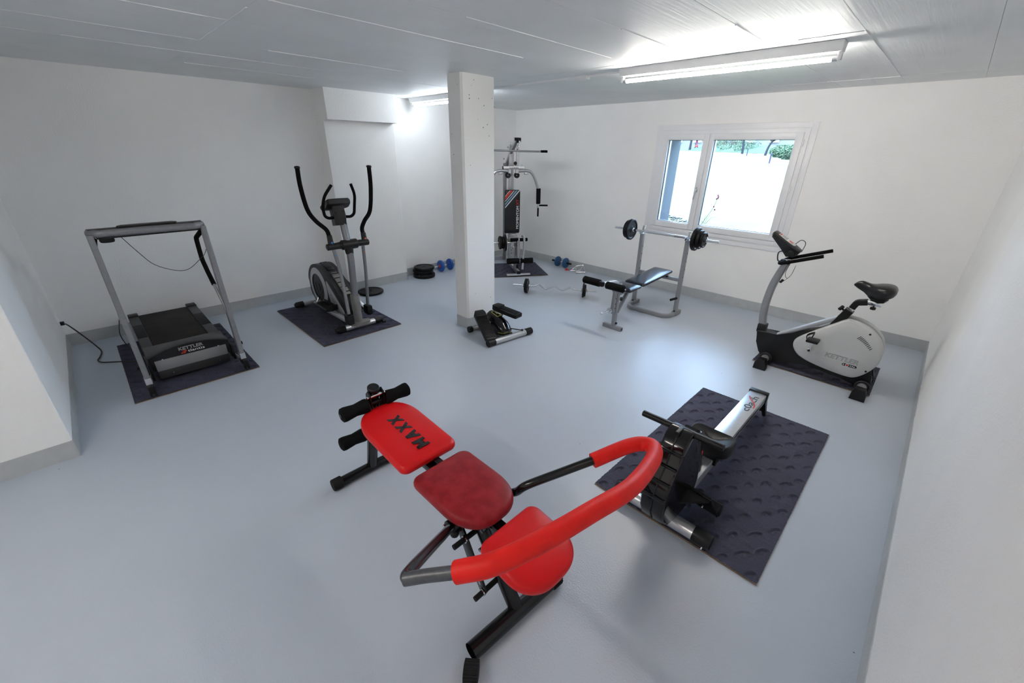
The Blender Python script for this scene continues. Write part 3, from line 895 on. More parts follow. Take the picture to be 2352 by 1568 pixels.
# ------------------------------------------------------------------ treadmill
RAISE = {}
def treadmill():
    yc = -5.21
    t = thing('treadmill', 'folding treadmill with black belt and tall silver handlebar frame', 'treadmill', (0.9, yc, 0.008))
    RAISE[t.name] = 0.009
    part('deck', G().lohi((0.12, -5.47, 0.10), (1.32, -4.95, 0.185), 0.006), 'charcoal', t)
    part('running_belt', G().lohi((0.14, -5.415, 0.18), (1.16, -5.02, 0.197), 0.008), 'belt', t)
    for y0, y1 in ((-5.49, -5.415), (-5.02, -4.94)):
        r = part('side_rail', G().lohi((0.13, y0, 0.15), (1.20, y1, 0.203), 0.006), 'dark_panel', t)
        part('step_pad', G().lohi((0.48, y0 + 0.004, 0.20), (0.86, y1 - 0.004, 0.2055), 0.002), 'rubber', r)
        part('end_cap', G().lohi((0.095, y0 - 0.002, 0.13), (0.20, y1 + 0.002, 0.215), 0.008), 'charcoal', t)
        part('rear_foot', G().lohi((0.15, y0 + 0.01, 0.008), (0.21, y1 - 0.01, 0.135), 0.005), 'black_plastic', t)
    ztop = lambda y: 0.286 - 0.055 * ((y - yc) / 0.275) ** 2
    sec = []
    for k in range(11):
        y = -5.487 + (-4.937 + 5.487) * k / 10
        z = ztop(y)
        sec.append([(1.12, y, 0.10), (1.12, y, 0.204), (1.17, y, 0.222), (1.30, y, z - 0.022), (1.41, y, z), (1.445, y, z - 0.004), (1.452, y, 0.19), (1.43, y, 0.10)])
    hood = part('motor_hood', G().loft(sec), 'dark_panel', t)
    sec = []
    for k in range(11):
        y = -5.482 + 0.54 * k / 10
        z = ztop(y) - 0.012
        sec.append([(1.446, y, 0.175), (1.461, y, 0.175), (1.456, y, z), (1.44, y, z)])
    fas = part('front_fascia', G().loft(sec), 'black_plastic', hood)
    part('front_panel', G().beam((1.464, -5.21, 0.194), (1.468, -5.21, 0.106), 0.486, 0.006, (1, 0, 0), 0.002), 'grey_panel', t)
    part('lower_panel', G().beam((1.468, -5.21, 0.107), (1.452, -5.21, 0.032), 0.486, 0.006, (1, 0, 0), 0.002), 'dark_panel', t)
    for y, z, x in ((-5.40, 0.196, 1.462), (-5.02, 0.196, 1.462), (-5.36, 0.068, 1.4645), (-5.04, 0.068, 1.4645)):
        part('screw', G().cyl((x, y, z), (x + 0.005, y, z), 0.0055, seg=10), 'chrome', t)
    lettering('lettering', 'KETTLER', 'print_white', fas, (1.4595, -5.20, 0.246), (0, 1, 0), (-0.05, 0, 1), 0.165, 0.026, outline=0.018)
    lettering('lettering', 'tlantis', 'print_white', fas, (1.461, -5.17, 0.217), (0, 1, 0), (-0.05, 0, 1), 0.115, 0.021, bold=0.006)
    lettering('lettering', 'a', 'print_red', fas, (1.461, -5.254, 0.216), (0, 1, 0), (-0.05, 0, 1), 0.042, 0.025, shear=0.6, bold=0.012)
    for s, y in ((-1, -5.527), (1, -4.893)):
        part('upright', G().rect([(1.592, y, 0.09), (1.50, y, 1.185)], 0.036, 0.062, (1, 0, 0), 0.008), 'silver_dark', t)
        part('side_bracket', G().lohi((1.26, y - s * 0.038 - 0.009, 0.05), (1.50, y - s * 0.038 + 0.009, 0.185), 0.004), 'black_plastic', t)
        part('upright_shoe', G().rect([(1.597, y, 0.085), (1.592, y, 0.135)], 0.041, 0.068, (1, 0, 0), 0.006), 'alu', t)
        f = part('front_foot', G().lohi((1.55, y - 0.02, 0.028), (1.685, y + 0.02, 0.09), 0.008), 'black_plastic', t)
        for d in (-0.014, 0.014):
            part('castor', G().cyl((1.672, y + d - 0.006, 0.03), (1.672, y + d + 0.006, 0.03), 0.021, bev=0.003), 'rubber', f)
        part('cross_link', G().cyl((1.56, y, 0.06), (1.40, y - s * 0.04, 0.075), 0.012), 'silver_dark', t)
        part('pivot_bolt', G().cyl((1.55, y + s * 0.016, 0.205), (1.55, y + s * 0.034, 0.205), 0.014), 'black_plastic', t)
        y2 = y - (0.03 if s > 0 else 0.0)
        gp = [(1.49, y - s * 0.012, 1.15), (1.275, y2, 1.065), (1.255, y2, 0.89), (1.35, y2, 0.80), (1.465, y2, 0.716)]
        part('hand_grip', G().tube(fillet(gp, 0.03), 0.017, 14), 'foam', t)
        part('grip_tube', G().tube([(1.455, y2, 0.722), (1.54, y2 + s * 0.01, 0.60), (1.565, y - s * 0.01, 0.50)], 0.0125, 12), 'silver', t)
    bar = [(1.462, -5.529, 1.192), (1.495, -5.526, 1.192), (1.53, -5.48, 1.194), (1.533, -5.21, 1.195), (1.53, -4.94, 1.194), (1.495, -4.894, 1.192), (1.462, -4.891, 1.192)]
    part('top_bar', G().tube(fillet(bar, 0.045, 6), 0.019, 16, ry=0.026, upv=(0, 0, 1)), 'silver_dark', t)
    con = part('console', xy(G(), [(1.45, -5.535), (1.50, -5.525), (1.535, -5.47), (1.538, -4.95), (1.50, -4.895), (1.45, -4.885)], 1.208, 1.221, 0.004), 'black_plastic', t)
    part('display', xy(G(), [(1.46, -5.355), (1.50, -5.38), (1.532, -5.37), (1.532, -5.05), (1.50, -5.04), (1.46, -5.065)], 1.217, 1.234, 0.005), 'black_plastic', con)
    part('bar_underside', G().lohi((1.45, -5.50, 1.158), (1.525, -4.92, 1.168), 0.003), 'black_plastic', con)
    part('control_knob', G().lathe([(0, 0), (0.036, 0), (0.04, 0.008), (0.04, 0.03), (0, 0.032)], (1.515, -5.45, 1.135), (0, 0, 1)), 'black_plastic', con)
    cord = crom([(1.5, -5.378, 1.165), (1.45, -5.305, 1.023), (1.42, -5.241, 0.924), (1.40, -5.13, 0.858), (1.38, -5.043, 0.85), (1.33, -4.945, 0.905), (1.40, -4.915, 0.955), (1.52, -4.905, 1.045), (1.52, -4.886, 1.17)], 6)
    part('safety_cord', G().tube(cord, 0.0022, 6), 'cable', t)
    pc = crom([(0.165, -5.92, 0.262), (0.25, -5.89, 0.255), (0.31, -5.83, 0.16), (0.345, -5.775, 0.05), (0.40, -5.755, 0.007), (0.54, -5.775, 0.005), (0.60, -5.79, 0.005), (0.68, -5.765, 0.005), (0.80, -5.65, 0.016), (0.95, -5.52, 0.03), (1.1, -5.40, 0.06)], 8)
    cb = part('power_cord', G().tube(pc, 0.0055, 8), 'cable', t)
    part('plug', G().lohi((0.135, -5.945, 0.246), (0.175, -5.915, 0.276), 0.005), 'black_plastic', cb)
    part('brake_cable', G().tube(crom([(1.53, -5.548, 0.60), (1.50, -5.575, 0.48), (1.40, -5.56, 0.34), (1.30, -5.52, 0.2)], 6), 0.003, 6), 'cable', t)
treadmill()
g = G().lohi((0.115, -5.955, 0.225), (0.195, -5.943, 0.30), 0.003)
solo('wall_socket', g, 'lamp_white', 'white power socket on the side of the recess wall behind the treadmill plug', 'socket', (0.155, -5.95, 0.225))

# ------------------------------------------------------------------ cross trainer
def elliptical():
    yc = -3.77
    t = thing('cross_trainer', 'grey and black cross trainer with four curved handles and flywheel housing', 'cross trainer', (1.0, yc, 0.01))
    RAISE[t.name] = 0.009
    for x, y0, y1 in ((1.485, -4.035, -3.505), (0.43, -4.06, -3.48)):
        f = part('stabiliser', G().tube([(x, y0 + 0.08, 0.046), (x, y1 - 0.08, 0.046)], 0.03, 16, ry=0.03), 'alu', t)
        for ya, yb in ((y0, y0 + 0.1), (y1, y1 - 0.1)):
            part('end_cap', G().lathe([(0, 0), (0.02, 0.002), (0.033, 0.02), (0.036, 0.05), (0.036, 0.1), (0, 0.1)], (x, ya, 0.046), (0, yb - ya, 0)), 'black_plastic', f)
    part('roller', G().cyl((1.53, -3.535, 0.03), (1.53, -3.505, 0.03), 0.018), 'black_plastic', t)
    part('foot_cover', xy(G(), scurve([(1.45, -3.87), (1.52, -3.87), (1.54, -3.80), (1.54, -3.73), (1.52, -3.67), (1.45, -3.67)], 4), 0.058, 0.086, 0.008), 'taupe', t)
    part('floor_rail', G().lohi((0.42, -3.80, 0.035), (1.46, -3.74, 0.075), 0.008), 'silver_dark', t)
    col_ = crom([(1.462, yc, 0.07), (1.455, yc, 0.3), (1.478, yc, 0.55), (1.495, yc, 0.76), (1.48, yc, 0.90), (1.45, yc, 1.03), (1.435, yc, 1.15)], 6)
    part('mast', G().tube(col_, 0.033, 18), 'silver_dark', t)
    part('mast_sleeve', G().tube([(1.463, yc, 0.06), (1.457, yc, 0.22)], 0.042, 18), 'taupe', t)
    part('mast_collar', G().tube([(1.458, yc, 0.21), (1.458, yc, 0.37)], 0.046, 18, scales=[1.0, 0.97]), 'taupe', t)
    hub = part('handle_hub', G().cyl((1.485, -3.845, 0.89), (1.485, -3.675, 0.89), 0.047, bev=0.012).cyl((1.49, yc, 0.80), (1.482, yc, 0.87), 0.036, 0.045), 'charcoal', t)
    for s in (-1, 1):
        part('pivot_arm', G().cyl((1.485, yc + s * 0.07, 0.89), (1.485, yc + s * 0.21, 0.888), 0.031, bev=0.006), 'charcoal', t)
        part('pivot_ring', G().cyl((1.485, yc + s * 0.085, 0.89), (1.485, yc + s * 0.092, 0.89), 0.034), 'black_plastic', t)
    # console seen from behind
    cz = [(1.385, 1.06), (1.475, 1.075), (1.475, 1.15), (1.46, 1.255), (1.36, 1.23)]
    br = part('console_bracket', xz(G(), cz, -3.745, -3.855, 0.012), 'charcoal', t)
    for y, z in ((-3.84, 1.09), (-3.84, 1.19), (-3.765, 1.09), (-3.765, 1.20)):
        part('screw_hole', G().cyl((1.468, y, z), (1.476, y, z), 0.005, seg=8), 'black_gloss', br)
    sec = []
    for y, k in ((-3.905, 0.8), (-3.89, 1.0), (-3.80, 1.04), (-3.70, 1.0), (-3.682, 0.8)):
        b0 = Vector((1.40, y, 1.26))
        sec.append([b0 + Vector((a_ * k, 0, c_ * k)) for a_, c_ in ((0.068, 0.055), (0.085, 0.045), (0.088, 0.012), (0.03, -0.035), (-0.11, -0.068), (-0.13, -0.055), (-0.13, -0.035))])
    part('console', G().loft(sec), 'charcoal', t)
    for pts in ([(1.44, -3.85, 1.145), (1.455, -3.905, 1.143), (1.455, -3.938, 1.165), (1.45, -3.942, 1.24), (1.45, -3.915, 1.335), (1.45, -3.83, 1.432)],
                [(1.44, -3.745, 1.145), (1.455, -3.69, 1.14), (1.455, -3.652, 1.165), (1.45, -3.632, 1.26), (1.45, -3.618, 1.34), (1.45, -3.645, 1.436)]):
        part('fixed_handle', G().tube(fillet(pts, 0.05, 5), 0.0135, 14), 'foam', t)
    UL = [(1.475, -3.935, 0.975), (1.465, -3.949, 1.045), (1.44, -4.021, 1.13), (1.41, -4.066, 1.232), (1.37, -4.075, 1.426), (1.34, -4.062, 1.577)]
    UR = [(1.475, -3.598, 0.965), (1.475, -3.602, 1.025), (1.49, -3.574, 1.095), (1.50, -3.508, 1.19), (1.52, -3.482, 1.398), (1.53, -3.480, 1.585)]
    LL = [(1.49, -3.92, 0.859), (1.53, -3.906, 0.621), (1.60, -3.92, 0.235)]
    LR = [(1.465, -3.612, 0.85), (1.40, -3.588, 0.574), (1.33, -3.582, 0.186)]
    for U_, L_, dot in ((UL, LL, 'sticker_blue'), (UR, LR, 'sticker_orange')):
        h = part('moving_handle', G().tube(crom(U_, 8), 0.0195, 16), 'foam', t)
        tip, dr = Vector(U_[-1]), (Vector(U_[-1]) - Vector(U_[-2])).normalized()
        part('end_knob', G().lathe([(0, -0.006), (0.023, -0.006), (0.025, 0.004), (0.02, 0.012), (0, 0.015)], tip, dr), 'black_plastic', h)
        p0 = Vector(U_[0])
        sk = part('handle_socket', G().cyl(p0 + Vector((0, 0, 0.02)), (1.487, p0.y, 0.885), 0.024, 0.027, bev=0.004), 'charcoal', t)
        part('dot_sticker', G().cyl((1.507, p0.y, 0.93), (1.514, p0.y, 0.93), 0.008, seg=12), dot, sk)
        lo = part('swing_arm', G().tube(crom(L_, 8), 0.0165, 14), 'silver_dark', t)
        q = Vector(L_[0]).lerp(Vector(L_[1]), 0.22)
        part('dot_sticker', G().cyl(q + Vector((0.013, 0.002, 0)), q + Vector((0.0195, 0.002, 0)), 0.006, seg=12), dot, lo)
    # pedal arms, joints and pedals
    for (x, y, z), back, ped in (((1.60, -3.92, 0.20), (0.74, -3.925, 0.13), ((0.84, 1.22), -3.99, -3.86, 0.125)), ((1.33, -3.583, 0.15), (0.50, -3.60, 0.34), ((0.46, 0.88), -3.66, -3.53, 0.30))):
        j = part('arm_joint', G().lohi((x - 0.06, y - 0.032, z - 0.075), (x + 0.045, y + 0.032, z + 0.03), 0.016), 'black_plastic', t)
        part('joint_bolt', G().cyl((x + 0.044, y, z + 0.01), (x + 0.047, y, z + 0.01), 0.006, seg=10), 'black_gloss', j)
        part('pedal_arm', G().beam((x - 0.03, y, z - 0.05), back, 0.045, 0.04, (0, 0, 1), 0.006), 'alu', t)
        (xa, xb), ya, yb, pz = ped
        sl_ = (z - 0.05 - back[2]) / (x - back[0])
        g = G()
        o = Vector((xa, (ya + yb) / 2, back[2] + (xa - back[0]) * sl_ + 0.022))
        u = Vector((1, 0, sl_))
        g.prism(rrect(xb - xa, yb - ya, 0.03, 4), o + u * ((xb - xa) / 2), u, (0, 1, 0), 0.0, 0.02, 0.005)
        pd = part('pedal', g, 'black_plastic', t)
        g = G()
        g.prism(rrect(0.02, yb - ya - 0.01, 0.006, 3), o + u * (xb - xa - 0.015), u, (0, 1, 0), 0.015, 0.06, 0.004)
        g.prism(rrect(xb - xa - 0.06, 0.012, 0.004, 3), o + u * ((xb - xa) / 2) + Vector((0, (yb - ya) / 2 - 0.008, 0)), u, (0, 1, 0), 0.015, 0.045, 0.003)
        part('pedal_rim', g, 'black_plastic', pd)
        for k in range(7):
            c = o + u * (0.06 + (xb - xa - 0.12) * k / 6)
            part('tread_rib', G().prism(rrect(0.008, yb - ya - 0.045, 0.003, 2), c, u, (0, 1, 0), 0.018, 0.0245), 'rubber', pd)
        part('crank', G().tube([(0.75, y + (0.045 if y < yc else -0.045), 0.19 if y < yc else 0.30), (0.765, y + (0.03 if y < yc else -0.03), 0.19 if y < yc else 0.30), (back[0] + 0.03, back[1], back[2])], 0.011, 12), 'chrome', t)
    # flywheel housing
    prof = scurve([(0.455, 0.27), (0.50, 0.43), (0.62, 0.535), (0.78, 0.572), (0.93, 0.545), (1.12, 0.445), (1.30, 0.315), (1.395, 0.225), (1.40, 0.16), (1.33, 0.11), (1.05, 0.075), (0.75, 0.05), (0.56, 0.09)], 4)
    hs = part('flywheel_housing', xz(G(), prof, -3.69, -3.855, 0.022, 3), 'charcoal', t)
    part('housing_band', xz(G(), [(0.60, 0.50), (0.78, 0.588), (0.95, 0.555), (0.97, 0.535), (0.93, 0.52), (0.78, 0.555), (0.62, 0.49)], -3.735, -3.81, 0.006), 'black_plastic', hs)
    part('housing_grip', G().beam((1.02, -3.772, 0.512), (1.30, -3.772, 0.335), 0.07, 0.02, (0, 0, 1), 0.006), 'taupe', hs)
    for k in range(5):
        q = Vector((1.05, -3.772, 0.503)).lerp(Vector((1.28, -3.772, 0.357)), k / 4)
        part('grip_rib', G().beam(q + Vector((-0.006, 0, 0.006)), q + Vector((-0.003, 0, 0.004)), 0.0705, 0.0205, (0, 0, 1), 0.0), 'charcoal', hs)
    part('side_ring', G().lathe([(0.155, 0.0), (0.222, 0.0), (0.222, 0.006), (0.155, 0.012)], (0.745, -3.852, 0.305), (0, -1, 0), 40), 'silver_light', hs)
    part('side_disc', G().lathe([(0.158, 0.0), (0.158, 0.004), (0.07, 0.010), (0.065, 0.006), (0.05, 0.006), (0.045, 0.012), (0, 0.013)], (0.745, -3.852, 0.305), (0, -1, 0), 36), 'charcoal', hs)
    pl = part('side_plate', xz(G(), scurve([(0.985, 0.425), (1.08, 0.37), (1.24, 0.245), (1.345, 0.155), (1.25, 0.12), (1.10, 0.12), (1.02, 0.24)], 4), -3.853, -3.862, 0.003), 'silver_light', hs)
    lettering('lettering', 'AXOS', 'print_black', pl, (1.13, -3.862, 0.243), (0.80, 0, -0.60), (0.60, 0, 0.80), 0.20, 0.06, outline=0.012)
elliptical()

# ------------------------------------------------------------------ mini stepper
def stepper():
    t = thing('mini_stepper', 'small black twist stepper with silver front tube beside the pillar', 'stepper', (2.57, -2.84, 0))
    a = Vector((0.994, -0.107, 0)); b = Vector((0.107, 0.994, 0)); c = Vector((2.77, -2.804, 0.0))
    P = lambda f, s, z: c + a * f + b * s + Vector((0, 0, z))
    ft = part('front_tube', G().cyl(P(0, -0.20, 0.036), P(0, 0.20, 0.036), 0.031), 'alu', t)
    for s in (-1, 1):
        part('end_cap', G().cyl(P(0, s * 0.195, 0.036), P(0, s * 0.283, 0.036), 0.036, bev=0.005), 'black_plastic', ft)
    rt_ = part('rear_tube', G().cyl(P(-0.41, -0.20, 0.034), P(-0.41, 0.20, 0.034), 0.026), 'silver_dark', t)
    for s in (-1, 1):
        part('end_cap', G().cyl(P(-0.41, s * 0.19, 0.034), P(-0.41, s * 0.235, 0.034), 0.034, bev=0.005), 'black_plastic', rt_)
    part('base_beam', G().beam(P(-0.41, 0, 0.05), P(0, 0, 0.05), 0.07, 0.05, (0, 0, 1), 0.008), 'black_metal', t)
    part('base_wing', G().beam(P(-0.40, -0.1, 0.05), P(-0.1, -0.02, 0.05), 0.05, 0.05, (0, 0, 1), 0.008), 'black_metal', t)
    # domed middle body
    rings = []
    for f, w, z0, z1 in ((-0.36, 0.045, 0.09, 0.20), (-0.33, 0.07, 0.07, 0.225), (-0.22, 0.08, 0.05, 0.215), (-0.12, 0.085, 0.04, 0.18), (-0.075, 0.072, 0.05, 0.14), (-0.045, 0.045, 0.06, 0.10)):
        r_ = []
        for k in range(13):
            an = math.pi * k / 12
            r_.append(P(f, -w * math.cos(an), z0 + (z1 - z0) * (math.sin(an) ** 0.6)))
        rings.append(r_)
    bd = part('body', G().loft(rings), 'black_gloss', t)
    part('dial', G().lathe([(0, 0), (0.084, 0), (0.084, 0.022), (0.074, 0.03), (0, 0.03)], P(-0.112, 0.0, 0.058), (0, 0, 1)), 'black_plastic', bd)
    for k in range(11):
        an = math.radians(-75 + 11 * k)
        q = P(-0.112, 0.0, 0.073) + a * (0.0842 * math.cos(an)) + b * (0.0842 * math.sin(an))
        part('dial_mark', G().box(q, (0.004, 0.008, 0.006), 0, Matrix.Rotation(math.atan2(a.y, a.x) + an, 3, 'Z')), 'print_yellow', bd)
    lb = Vector((0.994, -0.107, -0.17)).normalized()
    nn = lb.cross(b)
    mid = P(-0.235, 0.0, 0.2185)
    for u0, u1, v0, v1 in ((-0.055, 0.055, -0.028, -0.025), (-0.055, 0.055, 0.025, 0.028), (-0.055, -0.052, -0.028, 0.028), (0.052, 0.055, -0.028, 0.028)):
        part('badge_border', G().prism([(u0, v0), (u1, v0), (u1, v1), (u0, v1)], mid, lb, b, -0.004, 0.0), 'print_yellow', bd)
    lettering('lettering', 'X', 'print_yellow', bd, mid + nn * 0.002, b, -lb, 0.026, 0.045)
    part('resistance_lever', G().cyl(P(-0.10, 0.055, 0.085), P(0.0, 0.155, 0.07), 0.005).ball(P(0.0, 0.158, 0.07), 0.013), 'black_plastic', t)
    for p0, p1, w in (((2.43, -2.925, 0.255), (2.745, -3.03, 0.075), 0.122), ((2.47, -2.735, 0.285), (2.79, -2.70, 0.262), 0.112)):
        p0, p1 = Vector(p0), Vector(p1)
        u = (p1 - p0).normalized(); L = (p1 - p0).length
        v = Vector((0, 0, 1)).cross(u).normalized(); n = u.cross(v)
        poly = [(0, -w * 0.36), (0.03, -w * 0.5), (L - 0.02, -w * 0.5), (L, -w * 0.42), (L, w * 0.42), (L - 0.02, w * 0.5), (0.03, w * 0.5), (0, w * 0.36)]
        pd = part('pedal', G().prism(poly, p0, u, v, -0.045, 0.0, 0.008), 'black_plastic', t)
        part('toe_stop', G().prism([(0.0, -w * 0.36), (0.03, -w * 0.48), (0.085, -w * 0.48), (0.085, w * 0.48), (0.03, w * 0.48), (0, w * 0.36)], p0, u, v, -0.01, 0.014, 0.006), 'black_plastic', pd)
        for k in range(15):
            q = p0 + u * (0.10 + (L - 0.125) * k / 14)
            part('tread_rib', G().prism(rrect(0.006, w * 0.82, 0.0025, 2), q, u, v, -0.004, 0.0035), 'rubber', pd)
        part('pedal_link', G().beam(p0 + u * 0.12 + n * (-0.04), P(-0.25, 0.0, 0.10), 0.03, 0.03, (0, 0, 1), 0.004), 'silver_dark', t)
stepper()

# ------------------------------------------------------------------ exercise bike
def SK_V(sk):
    return [(k_[0], k_[1], k_[2]) for k_ in sk]
def bike():
    yc = -1.37
    t = thing('exercise_bike', 'grey and black upright exercise bike with black saddle and curved silver post', 'exercise bike', (5.08, yc, 0))
    for x in (4.745, 5.455):
        f = part('floor_tube', G().cyl((x, yc - 0.19, 0.062), (x, yc + 0.19, 0.062), 0.032), 'alu', t)
        for s in (-1, 1):
            cap_ = [(-0.05, 0.0), (0.05, 0.0), (0.046, 0.06), (0.03, 0.098), (-0.03, 0.098), (-0.046, 0.06)]
            if s > 0: cap_ = [(a_, max(b_, 0.017)) for a_, b_ in cap_]
            part('end_cap', G().prism(cap_, (x, yc + s * 0.215, 0.0), (1, 0, 0), (0, 0, 1), -0.038, 0.038, 0.008), 'black_plastic', f)
            part('end_collar', G().cyl((x, yc + s * 0.085, 0.062), (x, yc + s * 0.10, 0.062), 0.052, bev=0.004), 'charcoal', f)
    hull = [(4.603, 0.29), (4.69, 0.287), (4.776, 0.278), (5.10, 0.455), (5.30, 0.46), (5.44, 0.30), (5.475, 0.14), (5.50, 0.09), (5.485, 0.04), (5.43, 0.03), (5.30, 0.062), (5.15, 0.082), (5.0, 0.082), (4.85, 0.062), (4.76, 0.03), (4.71, 0.035), (4.66, 0.09), (4.625, 0.18)]
    part('frame_shell', xz(G(), hull, yc + 0.055, yc - 0.055, 0.012), 'black_plastic', t)
    part('frame_beam', G().rect([(4.772, yc, 0.275), (5.145, yc, 0.55)], 0.055, 0.035, (0, 0, 1), 0.008), 'alu', t)
    cov = scurve([(4.91, 0.265), (4.925, 0.315), (5.0, 0.39), (5.11, 0.485), (5.20, 0.562), (5.235, 0.572), (5.30, 0.562), (5.38, 0.53), (5.452, 0.465), (5.49, 0.38), (5.495, 0.28), (5.455, 0.185), (5.40, 0.12), (5.345, 0.10), (5.22, 0.108), (5.07, 0.132), (4.975, 0.165), (4.925, 0.215)], 3)
    for s in (-1, 1):
        def cov_ring(k, d):
            return [(5.22 + (x - 5.22) * k, yc + s * d, 0.325 + (z - 0.325) * k) for x, z in cov]
        sh = part('side_cover', G().loft([cov_ring(k, d) for k, d in ((0.97, 0.03), (1.0, 0.045), (1.0, 0.066), (0.99, 0.076), (0.965, 0.084), (0.92, 0.088), (0.90, 0.0882), (0.885, 0.0905), (0.6, 0.0905), (0.2, 0.0905))]), 'grey_plastic', t, smooth=50)
        ys_ = yc + s * 0.0905
        part('crank_dish', G().lathe([(0, 0.0), (0.05, 0.0), (0.055, -0.001), (0.05, 0.0015), (0.012, 0.004), (0, 0.004)], (5.041, ys_, 0.252), (0, s, 0)), 'grey_plastic', sh)
        d = Vector((0.012, 0, 0.115)) * (1 if s < 0 else -1)
        ax = Vector((5.041, ys_ + s * 0.018, 0.252))
        cr = part('crank', G().beam(ax, ax + d + Vector((0, s * 0.012, 0)), 0.014, 0.022, (0, 1, 0), 0.004).cyl((5.041, ys_, 0.252), ax + Vector((0, s * 0.012, 0)), 0.014, bev=0.003), 'chrome', t)
        pe = ax + d + Vector((0, s * 0.075, 0.0))
        part('axle_cap', G().cyl(ax + Vector((0, s * 0.012, 0)), ax + Vector((0, s * 0.015, 0)), 0.009, seg=12), 'black_plastic', cr)
        pd = part('pedal', G().box(pe, (0.085, 0.10, 0.022), 0.006), 'black_plastic', t)
        part('toe_strap', G().tube(fillet([pe + Vector((-0.03, -0.045, 0)), pe + Vector((-0.05, -0.045, 0.045)), pe + Vector((-0.02, 0.0, 0.06)), pe + Vector((-0.01, 0.045, 0.05)), pe + Vector((-0.02, 0.045, 0.0))], 0.02), 0.012, 8, ry=0.003), 'black_plastic', pd)
        for x, z in ((5.378, 0.497), (5.44, 0.195)):
            part('screw_hole', G().cyl((x, ys_ - s * 0.012, z), (x, ys_ + s * 0.001, z), 0.0075, seg=12), 'black_plastic', sh)
        if s < 0:
            for k in range(10):
                q = Vector((5.323, ys_, 0.453)).lerp(Vector((5.415, ys_, 0.383)), k / 9)
                q.z += 0.008 * math.sin(math.pi * k / 9)
                L = 0.016 - 0.0006 * k
                part('vent_slot', G().beam(q + Vector((-L * 0.62, -0.0005, -L * 0.78)), q + Vector((L * 0.62, -0.0005, L * 0.78)), 0.0045, 0.003, (0, 1, 0), 0), 'print_black', sh)
            lettering('lettering', 'KETTLER', 'print_black', sh, (5.268, ys_, 0.247), (1, 0, -0.01), (0, 0, 1), 0.225, 0.038, outline=0.012, shear=0.12)
            part('badge', G().prism(rrect(0.098, 0.022, 0.0105, 5), (5.33, ys_, 0.2045), (1, 0, 0), (0, 0, 1), -0.001, 0.0012), 'print_black', sh)
            lettering('lettering', 'R', 'print_white', sh, (5.293, ys_, 0.2045), (1, 0, 0), (0, 0, 1), 0.010, 0.012, lift=0.0018, bold=0.02)
            lettering('lettering', 'YAL', 'print_white', sh, (5.351, ys_, 0.2045), (1, 0, 0), (0, 0, 1), 0.042, 0.012, lift=0.0018, bold=0.02)
            part('badge_dot', G().cyl((5.315, ys_, 0.2045), (5.315, ys_ - 0.002, 0.2045), 0.0115, seg=16), 'print_white', sh)
            part('badge_dot', G().cyl((5.315, ys_, 0.2045), (5.315, ys_ - 0.0026, 0.2045), 0.0085, seg=16), 'print_red', sh)
    part('post_socket', G().lohi((4.598, yc - 0.042, 0.265), (4.668, yc + 0.042, 0.345), 0.008), 'black_plastic', t)
    po = crom([(4.635, yc, 0.30), (4.612, yc, 0.42), (4.606, yc, 0.54), (4.617, yc, 0.69), (4.640, yc, 0.80), (4.672, yc, 0.91)], 6)
    part('handlebar_post', G().rect(po, 0.055, 0.058, (1, 0, 0), 0.012), 'silver', t)
    hb = [(4.93, yc - 0.13, 1.036), (4.72, yc - 0.13, 0.952), (4.645, yc - 0.12, 0.925), (4.628, yc, 0.918), (4.645, yc + 0.12, 0.925), (4.72, yc + 0.13, 0.955), (4.945, yc + 0.13, 1.044)]
    part('handlebar', G().tube(fillet(hb, 0.06, 6), 0.0145, 14), 'foam', t)
    part('bar_clamp', G().box((4.665, yc, 0.925), (0.075, 0.06, 0.035), 0.006), 'black_plastic', t)
    part('clamp_lever', G().box((4.69, yc - 0.04, 0.945), (0.03, 0.05, 0.012), 0.003), 'chrome', t)
    # console: wedge with a tilted face
    d = Vector((0.86, 0, -0.51)).normalized(); yv = Vector((0, 1, 0)); n = d.cross(yv).normalized()
    if n.z < 0: n = -n
    c = Vector((4.645, yc, 1.095))
    rings = []
    for k, w, dep in ((-0.135, 0.05, 0.030), (-0.12, 0.066, 0.045), (0.0, 0.074, 0.075), (0.075, 0.068, 0.10), (0.115, 0.05, 0.075), (0.128, 0.035, 0.05)):
        o = c + d * k
        rings.append([o + yv * (-w) + n * -0.008, o + yv * (-w * 0.75), o + yv * (w * 0.75), o + yv * w + n * -0.008, o + yv * (w * 0.9) - n * dep * 0.6, o + yv * (w * 0.5) - n * dep, o - yv * (w * 0.5) - n * dep, o - yv * (w * 0.9) - n * dep * 0.6])
    con = part('console', G().loft(rings), 'charcoal', t)
    face = part('console_face', G().prism([(-0.095, -0.032), (-0.02, -0.04), (0.055, -0.036), (0.065, 0), (0.055, 0.036), (-0.02, 0.04), (-0.095, 0.032)], c, d, yv, *((0.0, 0.004) if d.cross(yv).z > 0 else (-0.004, 0.0)), bev=0.0012), 'grey_plastic', con)
    sg = 1 if d.cross(yv).z > 0 else -1
    def on_face(poly, lift, m, nm):
        part(nm, G().prism(poly, c, d, yv, *((0.0, lift) if sg > 0 else (-lift, 0.0))), m, face if nm != 'x' else con)
    on_face([(-0.068, -0.028), (-0.022, -0.032), (-0.022, 0.032), (-0.068, 0.028)], 0.0048, 'lcd', 'display')
    on_face([(-0.09, -0.026), (-0.076, -0.027), (-0.076, 0.027), (-0.09, 0.026)], 0.0048, 'print_red', 'label_strip')
    on_face([(-0.022, -0.033), (-0.019, -0.033), (-0.019, 0.033), (-0.022, 0.033)], 0.005, 'print_black', 'divider')
    for a, b_, r in ((0.012, 0.0, 0.012), (0.03, 0.016, 0.006), (0.03, -0.016, 0.006)):
        on_face(circ(r, 14, None, (a, b_)), 0.006, 'print_red', 'button')
